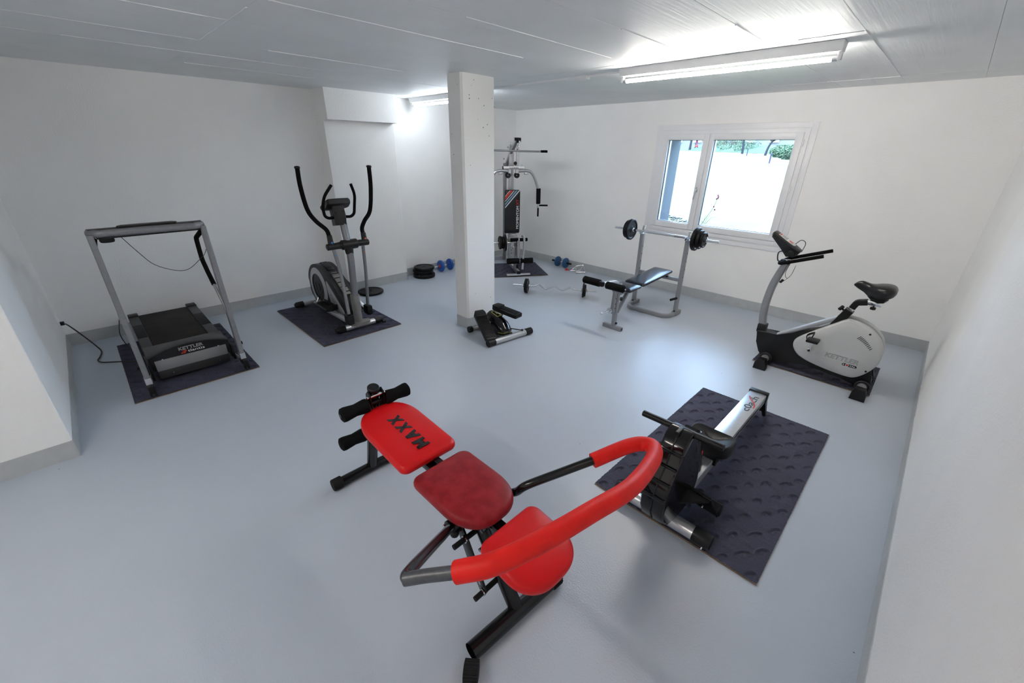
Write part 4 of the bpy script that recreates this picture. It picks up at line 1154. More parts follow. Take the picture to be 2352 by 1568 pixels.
    part('side_knob', G().cyl(c + d * 0.085 - yv * 0.05 - n * 0.05, c + d * 0.085 - yv * 0.088 - n * 0.05, 0.024, bev=0.004), 'black_plastic', con)
    part('ear_clip_cable', G().tube(crom([c + d * 0.05 + yv * 0.03 + n * 0.004, c + d * 0.06 + yv * 0.05 + n * 0.05, c + d * 0.10 + yv * 0.07 + n * 0.045, c + d * 0.13 + yv * 0.05 - n * 0.02], 6), 0.003, 6), 'cable', con)
    part('sensor_cable', G().tube(crom([c + d * 0.06 - n * 0.06, (4.60, yc - 0.02, 1.0), (4.61, yc - 0.03, 0.93), (4.66, yc - 0.05, 0.935)], 6), 0.005, 6), 'cable', con)
    lp = [(4.71, yc - 0.06, 0.92), (4.70, yc - 0.07, 0.84), (4.72, yc - 0.06, 0.80), (4.745, yc - 0.07, 0.84), (4.755, yc - 0.06, 0.915), (4.74, yc - 0.05, 0.83), (4.70, yc - 0.06, 0.77), (4.675, yc - 0.07, 0.76), (4.68, yc - 0.06, 0.84), (4.70, yc - 0.06, 0.93)]
    lc = part('cable_loop', G().tube(crom(lp, 6), 0.0018, 6), 'cable', t)
    part('ear_clip', G().box((4.69, yc - 0.07, 0.772), (0.02, 0.014, 0.034), 0.004, Matrix.Rotation(0.5, 3, 'Y')), 'black_plastic', lc)
    # seat tube, stem and saddle
    part('seat_tube', G().rect([(5.135, yc, 0.475), (5.20, yc, 0.63)], 0.075, 0.062, (1, 0, 0), 0.014), 'black_plastic', t)
    part('seat_post', G().cyl((5.195, yc, 0.60), (5.218, yc, 0.672), 0.018), 'chrome', t)
    part('height_knob', G().cyl((5.17, yc, 0.612), (5.148, yc, 0.626), 0.008).lathe([(0, 0), (0.02, 0), (0.024, 0.012), (0.02, 0.024), (0, 0.024)], (5.15, yc, 0.625), (-0.8, 0, 0.5), 10), 'black_plastic', t)
    part('stem_elbow', G().rect(fillet([(5.207, yc, 0.648), (5.225, yc, 0.70), (5.287, yc, 0.718)], 0.012, 3), 0.046, 0.046, (0, 0, 1), 0.006), 'black_plastic', t)
    part('saddle_slider', G().lohi((5.28, yc - 0.019, 0.70), (5.375, yc + 0.019, 0.735), 0.004), 'chrome', t)
    part('slider_knob', G().cyl((5.33, yc, 0.70), (5.33, yc, 0.688), 0.006).cyl((5.33, yc, 0.688), (5.33, yc, 0.668), 0.019, bev=0.003, seg=12), 'black_plastic', t)
    rings = []
    SK = [(5.165, 0.004, 0.838, 0.832), (5.172, 0.014, 0.850, 0.826), (5.19, 0.023, 0.867, 0.815), (5.215, 0.028, 0.874, 0.802), (5.24, 0.034, 0.869, 0.790), (5.265, 0.048, 0.863, 0.772), (5.295, 0.078, 0.864, 0.758), (5.335, 0.106, 0.872, 0.757), (5.375, 0.113, 0.876, 0.766), (5.405, 0.102, 0.870, 0.779), (5.422, 0.075, 0.858, 0.795), (5.431, 0.035, 0.842, 0.815)]
    cs_k = crom(SK_V(SK), 3)
    for (x, w, z1), (_, z0, _2) in zip([tuple(p_) for p_ in cs_k], [tuple(p_) for p_ in crom([(k_[0], k_[3], 0) for k_ in SK], 3)]):
        r_ = []
        for k in range(28):
            an = 2 * math.pi * k / 28
            cs, sn = math.cos(an), math.sin(an)
            zz = (z0 + z1) / 2 + (z1 - z0) / 2 * math.copysign(abs(sn) ** 0.75, sn)
            zz += 0.006 * (abs(cs) ** 2) * (1 if x > 5.3 else 0)
            r_.append((x, yc + w * math.copysign(abs(cs) ** 0.8, cs), zz))
        rings.append(r_)
    sd = part('saddle', G().loft(rings), 'black_vinyl', t)
    rings = []
    for x, w, z1, z0 in ((5.27, 0.03, 0.79, 0.765), (5.30, 0.06, 0.79, 0.74), (5.345, 0.075, 0.79, 0.725), (5.38, 0.07, 0.79, 0.735), (5.40, 0.045, 0.80, 0.76)):
        rings.append([(x, yc + w * math.cos(2 * math.pi * k / 16), (z0 + z1) / 2 + (z1 - z0) / 2 * math.sin(2 * math.pi * k / 16)) for k in range(16)])
    part('saddle_base', G().loft(rings), 'black_plastic', sd)
bike()

# ------------------------------------------------------------------ rowing machine
def rower():
    xc = 4.948
    t = thing('rowing_machine', 'black rowing machine with aluminium rail and grey sliding seat', 'rowing machine', (xc, -3.2, 0.008))
    RAISE[t.name] = 0.010
    rl = part('rail', G().lohi((xc - 0.055, -3.86, 0.135), (xc + 0.055, -2.46, 0.20), 0.005), 'alu', t)
    part('rail_slot', G().lohi((xc + 0.0545, -3.4, 0.158), (xc + 0.0565, -2.47, 0.17)), 'black_plastic', rl)
    part('rail_slot', G().lohi((xc - 0.0565, -3.4, 0.158), (xc - 0.0545, -2.47, 0.17)), 'black_plastic', rl)
    lettering('lettering', 'c0ach', 'print_black', rl, (xc + 0.006, -2.665, 0.20), (0.0, 1, 0), (-1, 0, 0), 0.235, 0.045, bold=0.005)
    sw = crom([(xc + 0.04, -2.715, 0.2012), (xc + 0.03, -2.66, 0.2012), (xc - 0.012, -2.60, 0.2012), (xc - 0.03, -2.565, 0.2012)], 6)
    part('swoosh', G().tube(sw, 0.0045, 6, ry=0.0008, upv=(0, 0, 1)), 'print_red', rl)
    rf = part('rear_foot', G().lohi((xc - 0.062, -2.475, 0.12), (xc + 0.062, -2.428, 0.208), 0.006), 'black_plastic', t)
    for s in (-1, 1):
        g = G()
        top = [(xc + s * 0.062, -2.475, 0.14), (xc + s * 0.062, -2.430, 0.14), (xc + s * 0.03, -2.430, 0.14), (xc + s * 0.03, -2.475, 0.14)]
        bot = [(xc + s * 0.075, -2.42, 0.008), (xc + s * 0.075, -2.39, 0.008), (xc + s * 0.055, -2.39, 0.008), (xc + s * 0.055, -2.42, 0.008)]
        part('leg', g.loft([bot, top]), 'black_plastic', rf)
    part('leg_web', G().lohi((xc - 0.055, -2.44, 0.05), (xc + 0.055, -2.43, 0.125), 0.002), 'black_plastic', rf)
    # front tube with caps
    ft = part('front_tube', G().cyl((xc - 0.205, -3.845, 0.05), (xc + 0.155, -3.845, 0.05), 0.036), 'alu', t)
    for x0, x1 in ((xc + 0.15, xc + 0.235), (xc - 0.2, xc - 0.285)):
        part('end_cap', G().lathe([(0, 0), (0.04, 0), (0.041, abs(x1 - x0) * 0.6), (0.034, abs(x1 - x0)), (0, abs(x1 - x0) * 1.03)], (x0, -3.845, 0.05), (x1 - x0, 0, 0)), 'black_plastic', ft)
    part('screw', G().cyl((xc + 0.205, -3.88, 0.03), (xc + 0.205, -3.89, 0.025), 0.008, seg=10), 'chrome', ft)
    # flywheel housing: tall rounded shell
    pr = [(-3.885, 0.615), (-3.925, 0.595), (-3.965, 0.535), (-3.985, 0.47), (-4.035, 0.41), (-4.062, 0.34), (-4.062, 0.25), (-4.03, 0.18), (-3.96, 0.115), (-3.86, 0.08), (-3.74, 0.08), (-3.67, 0.14), (-3.65, 0.22), (-3.68, 0.33), (-3.76, 0.45), (-3.82, 0.56), (-3.85, 0.61)]
    hs = part('flywheel_housing', yz(G(), pr, xc - 0.057, xc + 0.057, 0.012, 3), 'black_gloss', t)
    for q0, q1 in (((-3.962, 0.54), (-3.967, 0.525)), ((-3.984, 0.472), (-3.990, 0.460)), ((-4.030, 0.415), (-4.038, 0.402)), ((-4.060, 0.345), (-4.063, 0.325))):
        part('housing_rib', G().lohi((xc - 0.053, q1[0] - 0.006, q1[1]), (xc + 0.053, q0[0] + 0.01, q0[1]), 0.003), 'black_gloss', hs)
    part('housing_seam', G().sweep([(xc, y, z) for y, z in [(-3.90, 0.613), (-3.927, 0.5965), (-3.967, 0.536), (-3.987, 0.471), (-4.037, 0.411), (-4.0645, 0.34), (-4.0645, 0.25), (-4.032, 0.179), (-3.962, 0.113)]], rrect(0.003, 0.006, 0.0008, 1), (1, 0, 0)), 'black_plastic', hs)
    part('strap_slot', G().lohi((xc - 0.012, -3.93, 0.585), (xc + 0.006, -3.87, 0.6185), 0.002), 'black_plastic', hs)
    # body behind the flywheel carrying the strap guide
    pr2 = [(-3.80, 0.53), (-3.74, 0.55), (-3.71, 0.53), (-3.63, 0.36), (-3.56, 0.24), (-3.55, 0.15), (-3.75, 0.12), (-3.83, 0.30)]
    bd = part('strap_body', yz(G(), pr2, xc - 0.04, xc + 0.04, 0.012, 3), 'black_gloss', t)
    part('body_panel', yz(G(), [(-3.78, 0.46), (-3.73, 0.49), (-3.62, 0.30), (-3.60, 0.22), (-3.70, 0.24)], xc + 0.038, xc + 0.046, 0.004), 'black_plastic', bd)
    part('red_mark', yz(G(), [(-3.665, 0.385), (-3.655, 0.39), (-3.645, 0.365), (-3.655, 0.36)], xc + 0.045, xc + 0.0475), 'print_red', bd)
    # foot rests left and right
    for s in (-1, 1):
        x0, x1 = xc + s * 0.045, xc + s * 0.185
        tl, tr_, br_, bl_ = Vector((xc + s * 0.045, -3.765, 0.225)), Vector((xc + s * 0.165, -3.775, 0.222)), Vector((xc + s * 0.188, -3.665, 0.055)), Vector((xc + s * 0.045, -3.655, 0.055))
        off = Vector((0, 0.012, 0.008))
        fr = part('foot_rest', G().loft([[tl, tr_, br_, bl_], [tl + off, tr_ + off, br_ + off, bl_ + off]]), 'black_plastic', t)
        part('gusset', G().loft([[Vector((xc + s * 0.05, -3.86, 0.19)), tr_, tl], [Vector((xc + s * 0.05, -3.86, 0.18)), tr_ - Vector((0, 0, 0.014)), tl - Vector((0, 0, 0.014))]]), 'black_plastic', fr)
        part('heel_cup', yz(G(), [(-3.67, 0.09), (-3.64, 0.12), (-3.60, 0.09), (-3.585, 0.045), (-3.62, 0.02)], xc + s * 0.09, xc + s * 0.195, 0.006), 'black_plastic', fr)
        part('edge_rib', G().tube([tl + Vector((0, 0, 0.004)), tr_ + Vector((0, 0, 0.004)), br_ + Vector((s * 0.003, 0, 0))], 0.0045, 8), 'black_gloss', fr)
        part('screw', G().cyl((xc + s * 0.13, -3.735, 0.14), (xc + s * 0.13, -3.747, 0.132), 0.005, seg=8), 'chrome', fr)
    part('handle', G().cyl((4.752, -3.875, 0.60), (5.128, -3.865, 0.60), 0.0155, bev=0.003), 'black_plastic', t)
    part('handle_strap', G().lohi((xc - 0.012, -3.89, 0.585), (xc + 0.006, -3.86, 0.602), 0.002), 'black_plastic', t)
    # dished seat
    poly = rrect(0.245, 0.165, 0.055, 6)
    g = G()
    o = Vector((xc, -3.375, 0.215))
    lv = [(0.72, 0.0), (0.95, 0.02), (1.0, 0.04), (1.0, 0.066), (0.96, 0.082), (0.90, 0.086), (0.80, 0.078), (0.6, 0.066), (0.35, 0.058), (0.12, 0.055)]
    rings = [[tuple(o + Vector((a * k, b * k, z + 0.012 * (abs(a) / 0.1225) ** 2 * (1 if z > 0.05 else 0)))) for a, b in poly] for k, z in lv]
    g.loft(rings)
    st = part('seat', g, 'charcoal', t)
    part('seat_carriage', G().lohi((xc - 0.07, -3.44, 0.165), (xc + 0.07, -3.31, 0.235), 0.008), 'black_plastic', t)
    for s in (-1, 1):
        part('carriage_roller', G().cyl((xc + s * 0.058, -3.41, 0.165), (xc + s * 0.066, -3.41, 0.165), 0.014), 'rubber', t)
rower()

# ------------------------------------------------------------------ red abdominal bench
def dpad(x0, x1, hw, big, rc=0.03, head=-1):
    """outline with one rounded head end (head=-1: at x0) and small radius at the other corners"""
    pts = []
    n = 26
    if head < 0:
        for k in range(n + 1):
            a = math.pi / 2 + math.pi * k / n
            pts.append((x0 + big + big * math.cos(a), hw * math.copysign(abs(math.sin(a)) ** 0.72, math.sin(a))))
        for a0, cx, cy in ((270, x1 - rc, -hw + rc), (0, x1 - rc, hw - rc)):
            for k in range(6):
                a = math.radians(a0 + 90 * k / 5); pts.append((cx + rc * math.cos(a), cy + rc * math.sin(a)))
    else:
        for k in range(n + 1):
            a = -math.pi / 2 + math.pi * k / n
            pts.append((x1 - big + big * math.cos(a), hw * math.copysign(abs(math.sin(a)) ** 0.72, math.sin(a))))
        for a0, cx, cy in ((90, x0 + rc, hw - rc), (180, x0 + rc, -hw + rc)):
            for k in range(6):
                a = math.radians(a0 + 90 * k / 5); pts.append((cx + rc * math.cos(a), cy + rc * math.sin(a)))
    return pts

def ab_bench():
    yc = -4.725
    t = thing('abdominal_bench', 'red padded abdominal bench with black frame and curved red foam handlebar', 'abdominal bench', (4.15, yc, 0))
    # front stand
    ff = part('front_foot', G().cyl((3.535, -4.93, 0.031), (3.535, -4.50, 0.031), 0.028), 'black_metal', t)
    for ya, yb in ((-4.965, -4.91), (-4.485, -4.54)):
        part('end_cap', G().cyl((3.535, ya, 0.034), (3.535, yb, 0.034), 0.034, bev=0.003), 'rubber', ff)
    part('front_column', G().cyl((3.54, yc, 0.05), (3.703, yc, 0.645), 0.029), 'black_metal', t)
    part('column_cap', G().cyl((3.70, yc, 0.635), (3.705, yc, 0.652), 0.0305, bev=0.004), 'black_plastic', t)
    for d in (-0.036, 0.036):
        part('side_plate', G().prism([(3.60, 0.36), (3.64, 0.35), (3.74, 0.56), (3.735, 0.625), (3.71, 0.64), (3.69, 0.62), (3.685, 0.56)], (0, yc + d, 0), (1, 0, 0), (0, 0, 1), -0.003, 0.003), 'black_metal', t)
    for x, z in ((3.72, 0.61), (3.675, 0.50), (3.61, 0.30)):
        part('bolt', G().cyl((x, yc - 0.05, z), (x, yc + 0.05, z), 0.008, seg=10), 'chrome', t)
    rp = [(0, 0), (0.028, 0), (0.036, 0.006), (0.0375, 0.02), (0.031, 0.07), (0.0375, 0.122), (0.036, 0.136), (0.026, 0.142), (0, 0.142)]
    part('roller_bar', G().cyl((3.715, yc - 0.19, 0.568), (3.715, yc + 0.19, 0.568), 0.011), 'black_metal', t)
    part('roller_bar', G().cyl((3.62, yc - 0.18, 0.335), (3.62, yc + 0.18, 0.335), 0.011), 'black_metal', t)
    for x, z, a in ((3.715, 0.568, 0.045), (3.62, 0.335, 0.042)):
        for s in (-1, 1):
            part('foam_roller', G().lathe(rp, (x, yc + s * a, z), (0, s, 0), 20), 'foam', t)
    # beam under the cushions
    part('main_beam', G().rect([(3.66, yc, 0.455), (4.62, yc, 0.435)], 0.05, 0.04, (0, 0, 1), 0.008), 'black_metal', t)
    part('link_bar', G().beam((4.17, yc + 0.02, 0.47), (4.28, yc + 0.02, 0.47), 0.03, 0.035, (0, 0, 1), 0.004).cyl((4.235, yc + 0.0, 0.472), (4.235, yc + 0.06, 0.472), 0.007), 'black_metal', t)
    # rear stand
    a0, a1 = Vector((4.729, -4.957, 0.034)), Vector((4.755, -4.520, 0.034))
    rf = part('rear_foot', G().sweep([a0, a1], circ(0.034, 22), None, cap=False).sweep([a0, a1], circ(0.0305, 22), None, cap=False), 'black_metal', t)
    g = G()
    for k in range(18):
        an = 2 * math.pi * k / 18
        g.cyl((4.7545 + 0.0365 * math.cos(an), -4.535, 0.040 + 0.0365 * math.sin(an)), (4.757 + 0.0365 * math.cos(an), -4.487, 0.040 + 0.0365 * math.sin(an)), 0.004, seg=6)
    part('end_cap', g.cyl((4.7545, -4.535, 0.040), (4.757, -4.485, 0.040), 0.0375, bev=0.003), 'rubber', rf)
    part('rear_column', G().cyl((4.735, -4.722, 0.045), (4.475, -4.725, 0.43), 0.03), 'black_metal', t)
    part('head_bracket', G().box((4.47, yc, 0.435), (0.14, 0.09, 0.05), 0.008).box((4.56, yc, 0.40), (0.06, 0.07, 0.06), 0.006, Matrix.Rotation(0.5, 3, 'Y')), 'black_metal', t)
    # adjustment plates with pins
    for y in (-4.80, -4.66):
        pl = part('slotted_plate', G().prism([(4.445, 0.40), (4.475, 0.415), (4.515, 0.36), (4.535, 0.335), (4.585, 0.24), (4.645, 0.125), (4.635, 0.10), (4.612, 0.095), (4.545, 0.20), (4.50, 0.29)], (0, y, 0), (1, 0, 0), (0, 0, 1), -0.005, 0.005, 0.002), 'black_metal', t)
        part('slot', G().beam((4.55, y, 0.255), (4.61, y, 0.145), 0.008, 0.012, (0, 1, 0), 0), 'chrome', pl)
    for x, z, r, ext in ((4.525, 0.335, 0.011, 0.065), (4.628, 0.118, 0.011, 0.05)):
        part('lock_pin', G().cyl((x, -4.80 - ext, z), (x, -4.64, z), r), 'rubber', t)
        part('pin_ring', G().cyl((x, -4.808, z), (x, -4.813, z), r + 0.005), 'chrome', t)
    part('spring_knob', G().ball((4.495, -4.835, 0.365), 0.019).cyl((4.495, -4.84, 0.365), (4.495, -4.76, 0.365), 0.008), 'black_plastic', t)
    part('bolt', G().cyl((4.575, -4.775, 0.285), (4.575, -4.76, 0.285), 0.009, seg=10), 'chrome', t)
    part('pivot_tube', G().cyl((4.488, -4.862, 0.41), (4.488, -4.588, 0.41), 0.026, bev=0.004), 'black_metal', t)
    part('pivot_bolt', G().cyl((4.478, -4.872, 0.415), (4.478, -4.578, 0.415), 0.009, seg=10), 'chrome', t)
    # cushions
    u1 = Vector((1, 0, -0.06)).normalized()
    p1 = part('back_pad', G().pad(dpad(-0.245, 0.245, 0.146, 0.17, 0.035, -1), (3.955, yc, 0.487), u1, (0, 1, 0), 0.044, 0.006, 0.028), 'red_vinyl', t)
    block_letters('MAXX', 'print_black', p1, Vector((4.0, yc + 0.004, 0.5345)), -u1, (0, -1, 0), 0.275, 0.062, 0.0155, lift=0.0015)
    part('seat_pad', G().pad(dpad(-0.20, 0.20, 0.147, 0.17, 0.04, 1), (4.447, yc, 0.466), (1, 0, 0.0), (0, 1, 0), 0.044, 0.008, 0.028), 'red_worn', t)
    part('end_pad', G().pad(dpad(-0.135, 0.135, 0.146, 0.12, 0.04, 1), (4.808, yc - 0.004, 0.436), (1, 0, -0.12), (0, 1, 0), 0.046, 0.008, 0.026), 'red_vinyl', t)
    part('end_pad_arm', G().beam((4.56, yc, 0.43), (4.80, yc, 0.425), 0.05, 0.03, (0, 0, 1), 0.005), 'black_metal', t)
    # curved handlebar
    R0 = [(4.488, -4.60, 0.41), (4.53, -4.588, 0.43), (4.579, -4.572, 0.462), (4.625, -4.556, 0.52), (4.71, -4.45, 0.575), (4.797, -4.36, 0.637)]
    RF = [(4.797, -4.365, 0.637), (4.865, -4.232, 0.672), (4.912, -4.182, 0.685), (4.963, -4.20, 0.702), (5.003, -4.30, 0.722), (5.042, -4.53, 0.78), (5.021, -4.719, 0.80), (4.984, -4.90, 0.80), (4.934, -5.027, 0.782), (4.861, -5.094, 0.742)]
    LF = [(4.872, -5.086, 0.747), (4.80, -5.15, 0.722), (4.757, -5.188, 0.702), (4.752, -5.18, 0.697)]
    LA = [(4.80, -5.15, 0.722), (4.752, -5.19, 0.70), (4.715, -5.14, 0.664), (4.53, -4.89, 0.455), (4.495, -4.85, 0.41)]
    part('handlebar_tube', G().tube(crom(R0, 8), 0.0175, 16), 'black_metal', t)
    part('handlebar_tube', G().tube(fillet(LF[:3], 0.02, 6), 0.0182, 16), 'scuffed_black', t)
    part('handlebar_tube', G().tube(fillet(LA, 0.03, 6), 0.0175, 16), 'black_metal', t)
    pts = crom(RF, 10)
    part('foam_grip', G().tube(pts, 0.030, 20), 'red_foam', t)
ab_bench()
# the ribbed cap that has fallen off the rear foot
CAPC, CAPD = Vector((4.780, -4.998, 0.0385)), Vector((0.75, 0.66, 0))
g = G()
for k in range(18):
    an = 2 * math.pi * k / 18
    w_ = Vector((-0.66, 0.75, 0)) * (0.034 * math.cos(an)) + Vector((0, 0, 0.034 * math.sin(an)))
    g.cyl(CAPC - CAPD * 0.026 + w_, CAPC + CAPD * 0.026 + w_, 0.0042, seg=6)
g.cyl(CAPC - CAPD * 0.027, CAPC + CAPD * 0.027, 0.0345, bev=0.003)
solo('tube_end_cap', g, 'rubber', 'ribbed black rubber cap lying loose beside the abdominal bench foot', 'end cap', (4.77, -4.998, 0))

# ------------------------------------------------------------------ weight bench
def weight_plate_mesh(g, c, ax, r, th, hole=0.014):
    pr = [(hole, -th * 0.42), (r * 0.30, -th * 0.42), (r * 0.34, -th * 0.28), (r * 0.76, -th * 0.28), (r * 0.82, -th * 0.5), (r * 0.95, -th * 0.5), (r, -th * 0.32),
          (r, th * 0.32), (r * 0.95, th * 0.5), (r * 0.82, th * 0.5), (r * 0.76, th * 0.28), (r * 0.34, th * 0.28), (r * 0.30, th * 0.42), (hole, th * 0.42), (hole, -th * 0.42)]
    return g.lathe(pr, c, ax, 40)

def weight_bench():
    xc = 3.325
    t = thing('weight_bench', 'grey steel weight bench with navy vinyl cushions and barbell uprights', 'weight bench', (xc, -1.25, 0))
    ub = fillet([(3.052, -0.80, 0.022), (3.052, -1.055, 0.022), (3.60, -1.055, 0.022), (3.60, -0.77, 0.022)], 0.13, 8)
    part('floor_frame', G().rect(ub, 0.042, 0.042, (0, 0, 1), 0.006), 'silver', t)
    for x in (3.052, 3.60):
        upr = part('upright', G().rect([(x, -0.865, 0.02), (x, -0.885, 0.884)], 0.042, 0.042, (1, 0, 0), 0.004), 'silver', t)
        part('cradle', G().beam((x, -0.872, 0.895), (x, -0.862, 0.975), 0.03, 0.012, (0, 1, 0), 0.002).lohi((x - 0.017, -0.935, 0.885), (x + 0.017, -0.862, 0.898), 0.002).beam((x, -0.935, 0.89), (x, -0.945, 0.922), 0.03, 0.008, (0, 1, 0), 0.002), 'chrome', upr)
        for z in (0.56, 0.65, 0.74, 0.47):
            part('pin_hole', G().cyl((x + 0.02, -0.88, z), (x + 0.0225, -0.88, z), 0.0075, seg=10), 'print_black', upr)
        part('foot_bracket', G().lohi((x - 0.028, -0.90, 0.0), (x + 0.028, -0.76, 0.05), 0.004), 'silver', t)
        part('bolt', G().cyl((x, -0.885, 0.055), (x, -0.898, 0.055), 0.01, seg=10), 'black_plastic', t)
    part('weight_peg', G().cyl((3.60, -0.88, 0.215), (3.565, -0.97, 0.205), 0.014), 'rubber', t)
    part('cross_bar', G().rect([(3.052, -0.855, 0.425), (3.60, -0.855, 0.425)], 0.04, 0.04, (0, 0, 1), 0.004), 'silver', t)
    part('main_rail', G().rect([(xc, -1.76, 0.40), (xc, -0.85, 0.415)], 0.042, 0.042, (0, 0, 1), 0.004), 'silver', t)
    part('brace', G().rect([(xc, -1.53, 0.40), (xc, -1.735, 0.185)], 0.036, 0.032, (0, 0, 1), 0.004), 'silver', t)
    part('front_post', G().rect([(xc, -1.765, 0.03), (xc, -1.765, 0.465)], 0.042, 0.042, (1, 0, 0), 0.004), 'silver', t)
    tf = part('front_foot', G().rect([(3.205, -1.772, 0.022), (3.432, -1.772, 0.022)], 0.042, 0.042, (0, 0, 1), 0.004), 'silver', t)
    part('open_end', G().lohi((3.431, -1.787, 0.008), (3.4335, -1.757, 0.036)), 'print_black', tf)
    part('bolt', G().cyl((xc + 0.02, -1.765, 0.07), (xc + 0.036, -1.765, 0.07), 0.012, seg=10), 'black_plastic', t)
    part('knob', G().cyl((xc + 0.02, -1.735, 0.34), (xc + 0.045, -1.725, 0.34), 0.02, bev=0.003), 'black_plastic', t)
    # cushions
    poly = rrect(0.70, 0.236, 0.028, 5)
    part('back_cushion', G().pad(poly, (xc, -1.095, 0.444), (0, 1, 0.055), (-1, 0, 0), 0.034, 0.006, 0.034), 'navy_vinyl', t)
    poly = rrect(0.235, 0.25, 0.014, 4)
    part('seat_cushion', G().pad(poly, (xc, -1.61, 0.424), (0, 1, 0.03), (-1, 0, 0), 0.034, 0.006, 0.032), 'navy_vinyl', t)
    part('cushion_support', G().rect([(xc - 0.08, -0.88, 0.442), (xc + 0.12, -0.88, 0.442)], 0.02, 0.02, (0, 0, 1), 0.003), 'black_metal', t)
    # leg lever
    lv = part('leg_lever', G().rect([(xc, -1.81, 0.525), (xc, -1.825, 0.195)], 0.038, 0.036, (1, 0, 0), 0.004), 'silver', t)
    part('lever_arm', G().rect(fillet([(xc, -1.77, 0.485), (xc, -1.84, 0.545), (xc, -2.10, 0.572)], 0.04), 0.04, 0.036, (0, 0, 1), 0.004), 'alu', t)
    part('arm_cap', G().lohi((xc - 0.023, -2.112, 0.548), (xc + 0.023, -2.075, 0.594), 0.004), 'black_plastic', t)
    part('pivot_bracket', G().lohi((xc - 0.028, -1.83, 0.43), (xc - 0.022, -1.74, 0.515), 0.002).lohi((xc + 0.022, -1.83, 0.43), (xc + 0.028, -1.74, 0.515), 0.002), 'silver', t)
    part('roller_rod', G().cyl((xc - 0.25, -2.06, 0.563), (xc + 0.25, -2.06, 0.563), 0.009), 'chrome', t)
    for s in (-1, 1):
        part('foam_roller', G().cyl((xc + s * 0.035, -2.06, 0.563), (xc + s * 0.235, -2.06, 0.563), 0.037, bev=0.008), 'foam', t)
    part('weight_horn', G().cyl((xc - 0.005, -1.84, 0.235), (xc - 0.005, -2.04, 0.243), 0.0125, bev=0.002).cyl((xc - 0.005, -1.875, 0.236), (xc - 0.005, -1.882, 0.236), 0.032), 'chrome', t)
    for z in (0.36, 0.30, 0.25):
        part('pin_hole', G().cyl((xc + 0.018, -1.815, z), (xc + 0.0205, -1.815, z), 0.006, seg=10), 'print_black', lv)
weight_bench()

def barbell():
    z, y = 0.914, -0.903
    t = thing('barbell', 'chrome barbell with black discs resting on the weight bench uprights', 'barbell', (3.31, y, z))
    part('bar', G().cyl((2.684, y, z), (3.932, y, z), 0.0135, bev=0.002), 'chrome', t)
    part('knurled_grip', G().cyl((3.13, y, z), (3.45, y, z), 0.0142), 'alu', t)
    for x, r, th in ((2.905, 0.122, 0.034), (2.865, 0.105, 0.03), (3.695, 0.124, 0.036), (3.738, 0.10, 0.03), (3.775, 0.08, 0.028)):
        part('weight_disc', weight_plate_mesh(G(), (x, y, z), (1, 0, 0), r, th), 'iron', t)
    for x in (2.932, 3.67):
        part('inner_collar', G().cyl((x - 0.006, y, z), (x + 0.006, y, z), 0.022, bev=0.002), 'chrome', t)
    for x in (2.838, 3.805):
        part('screw_collar', G().cyl((x - 0.01, y, z), (x + 0.01, y, z), 0.026, bev=0.003, seg=8).box((x, y, z + 0.026), (0.012, 0.014, 0.022), 0.003).box((x, y + 0.026, z), (0.012, 0.022, 0.014), 0.003), 'chrome', t)
barbell()

def curl_bar():
    z = 0.097
    P0, P1 = Vector((1.655, -1.64, z)), Vector((2.61, -1.05, z))
    d = (P1 - P0).normalized(); s = Vector((-d.y, d.x, 0))
    t = thing('curl_bar', 'chrome zigzag curl bar with small black discs lying on the floor', 'barbell', ((P0 + P1) / 2).to_tuple()[:2] + (0,))
    L = (P1 - P0).length
    zz = [(0, 0), (0.10, 0), (0.26, 0.0), (0.31, 0.020), (0.40, -0.016), (0.5, 0.016), (0.60, -0.016), (0.69, 0.016), (0.74, 0.0), (0.90, 0), (1.0, 0)]
    pts = fillet([P0 + d * (a * L) + s * (b * 1.3) + Vector((0, 0, b * 1.3)) for a, b in zz], 0.016, 4)
    part('bar', G().tube(pts, 0.0125, 12), 'chrome', t)
    for a, r in ((0.155, 0.096), (0.175, 0.096), (0.845, 0.096), (0.865, 0.08)):
        part('weight_disc', weight_plate_mesh(G(), P0 + d * (a * L), d, r, 0.021), 'iron', t)
    for a in (0.125, 0.20, 0.82, 0.89):
        c = P0 + d * (a * L)
        part('collar', G().cyl(c - d * 0.009, c + d * 0.009, 0.024, bev=0.003, seg=8), 'chrome', t)
curl_bar()

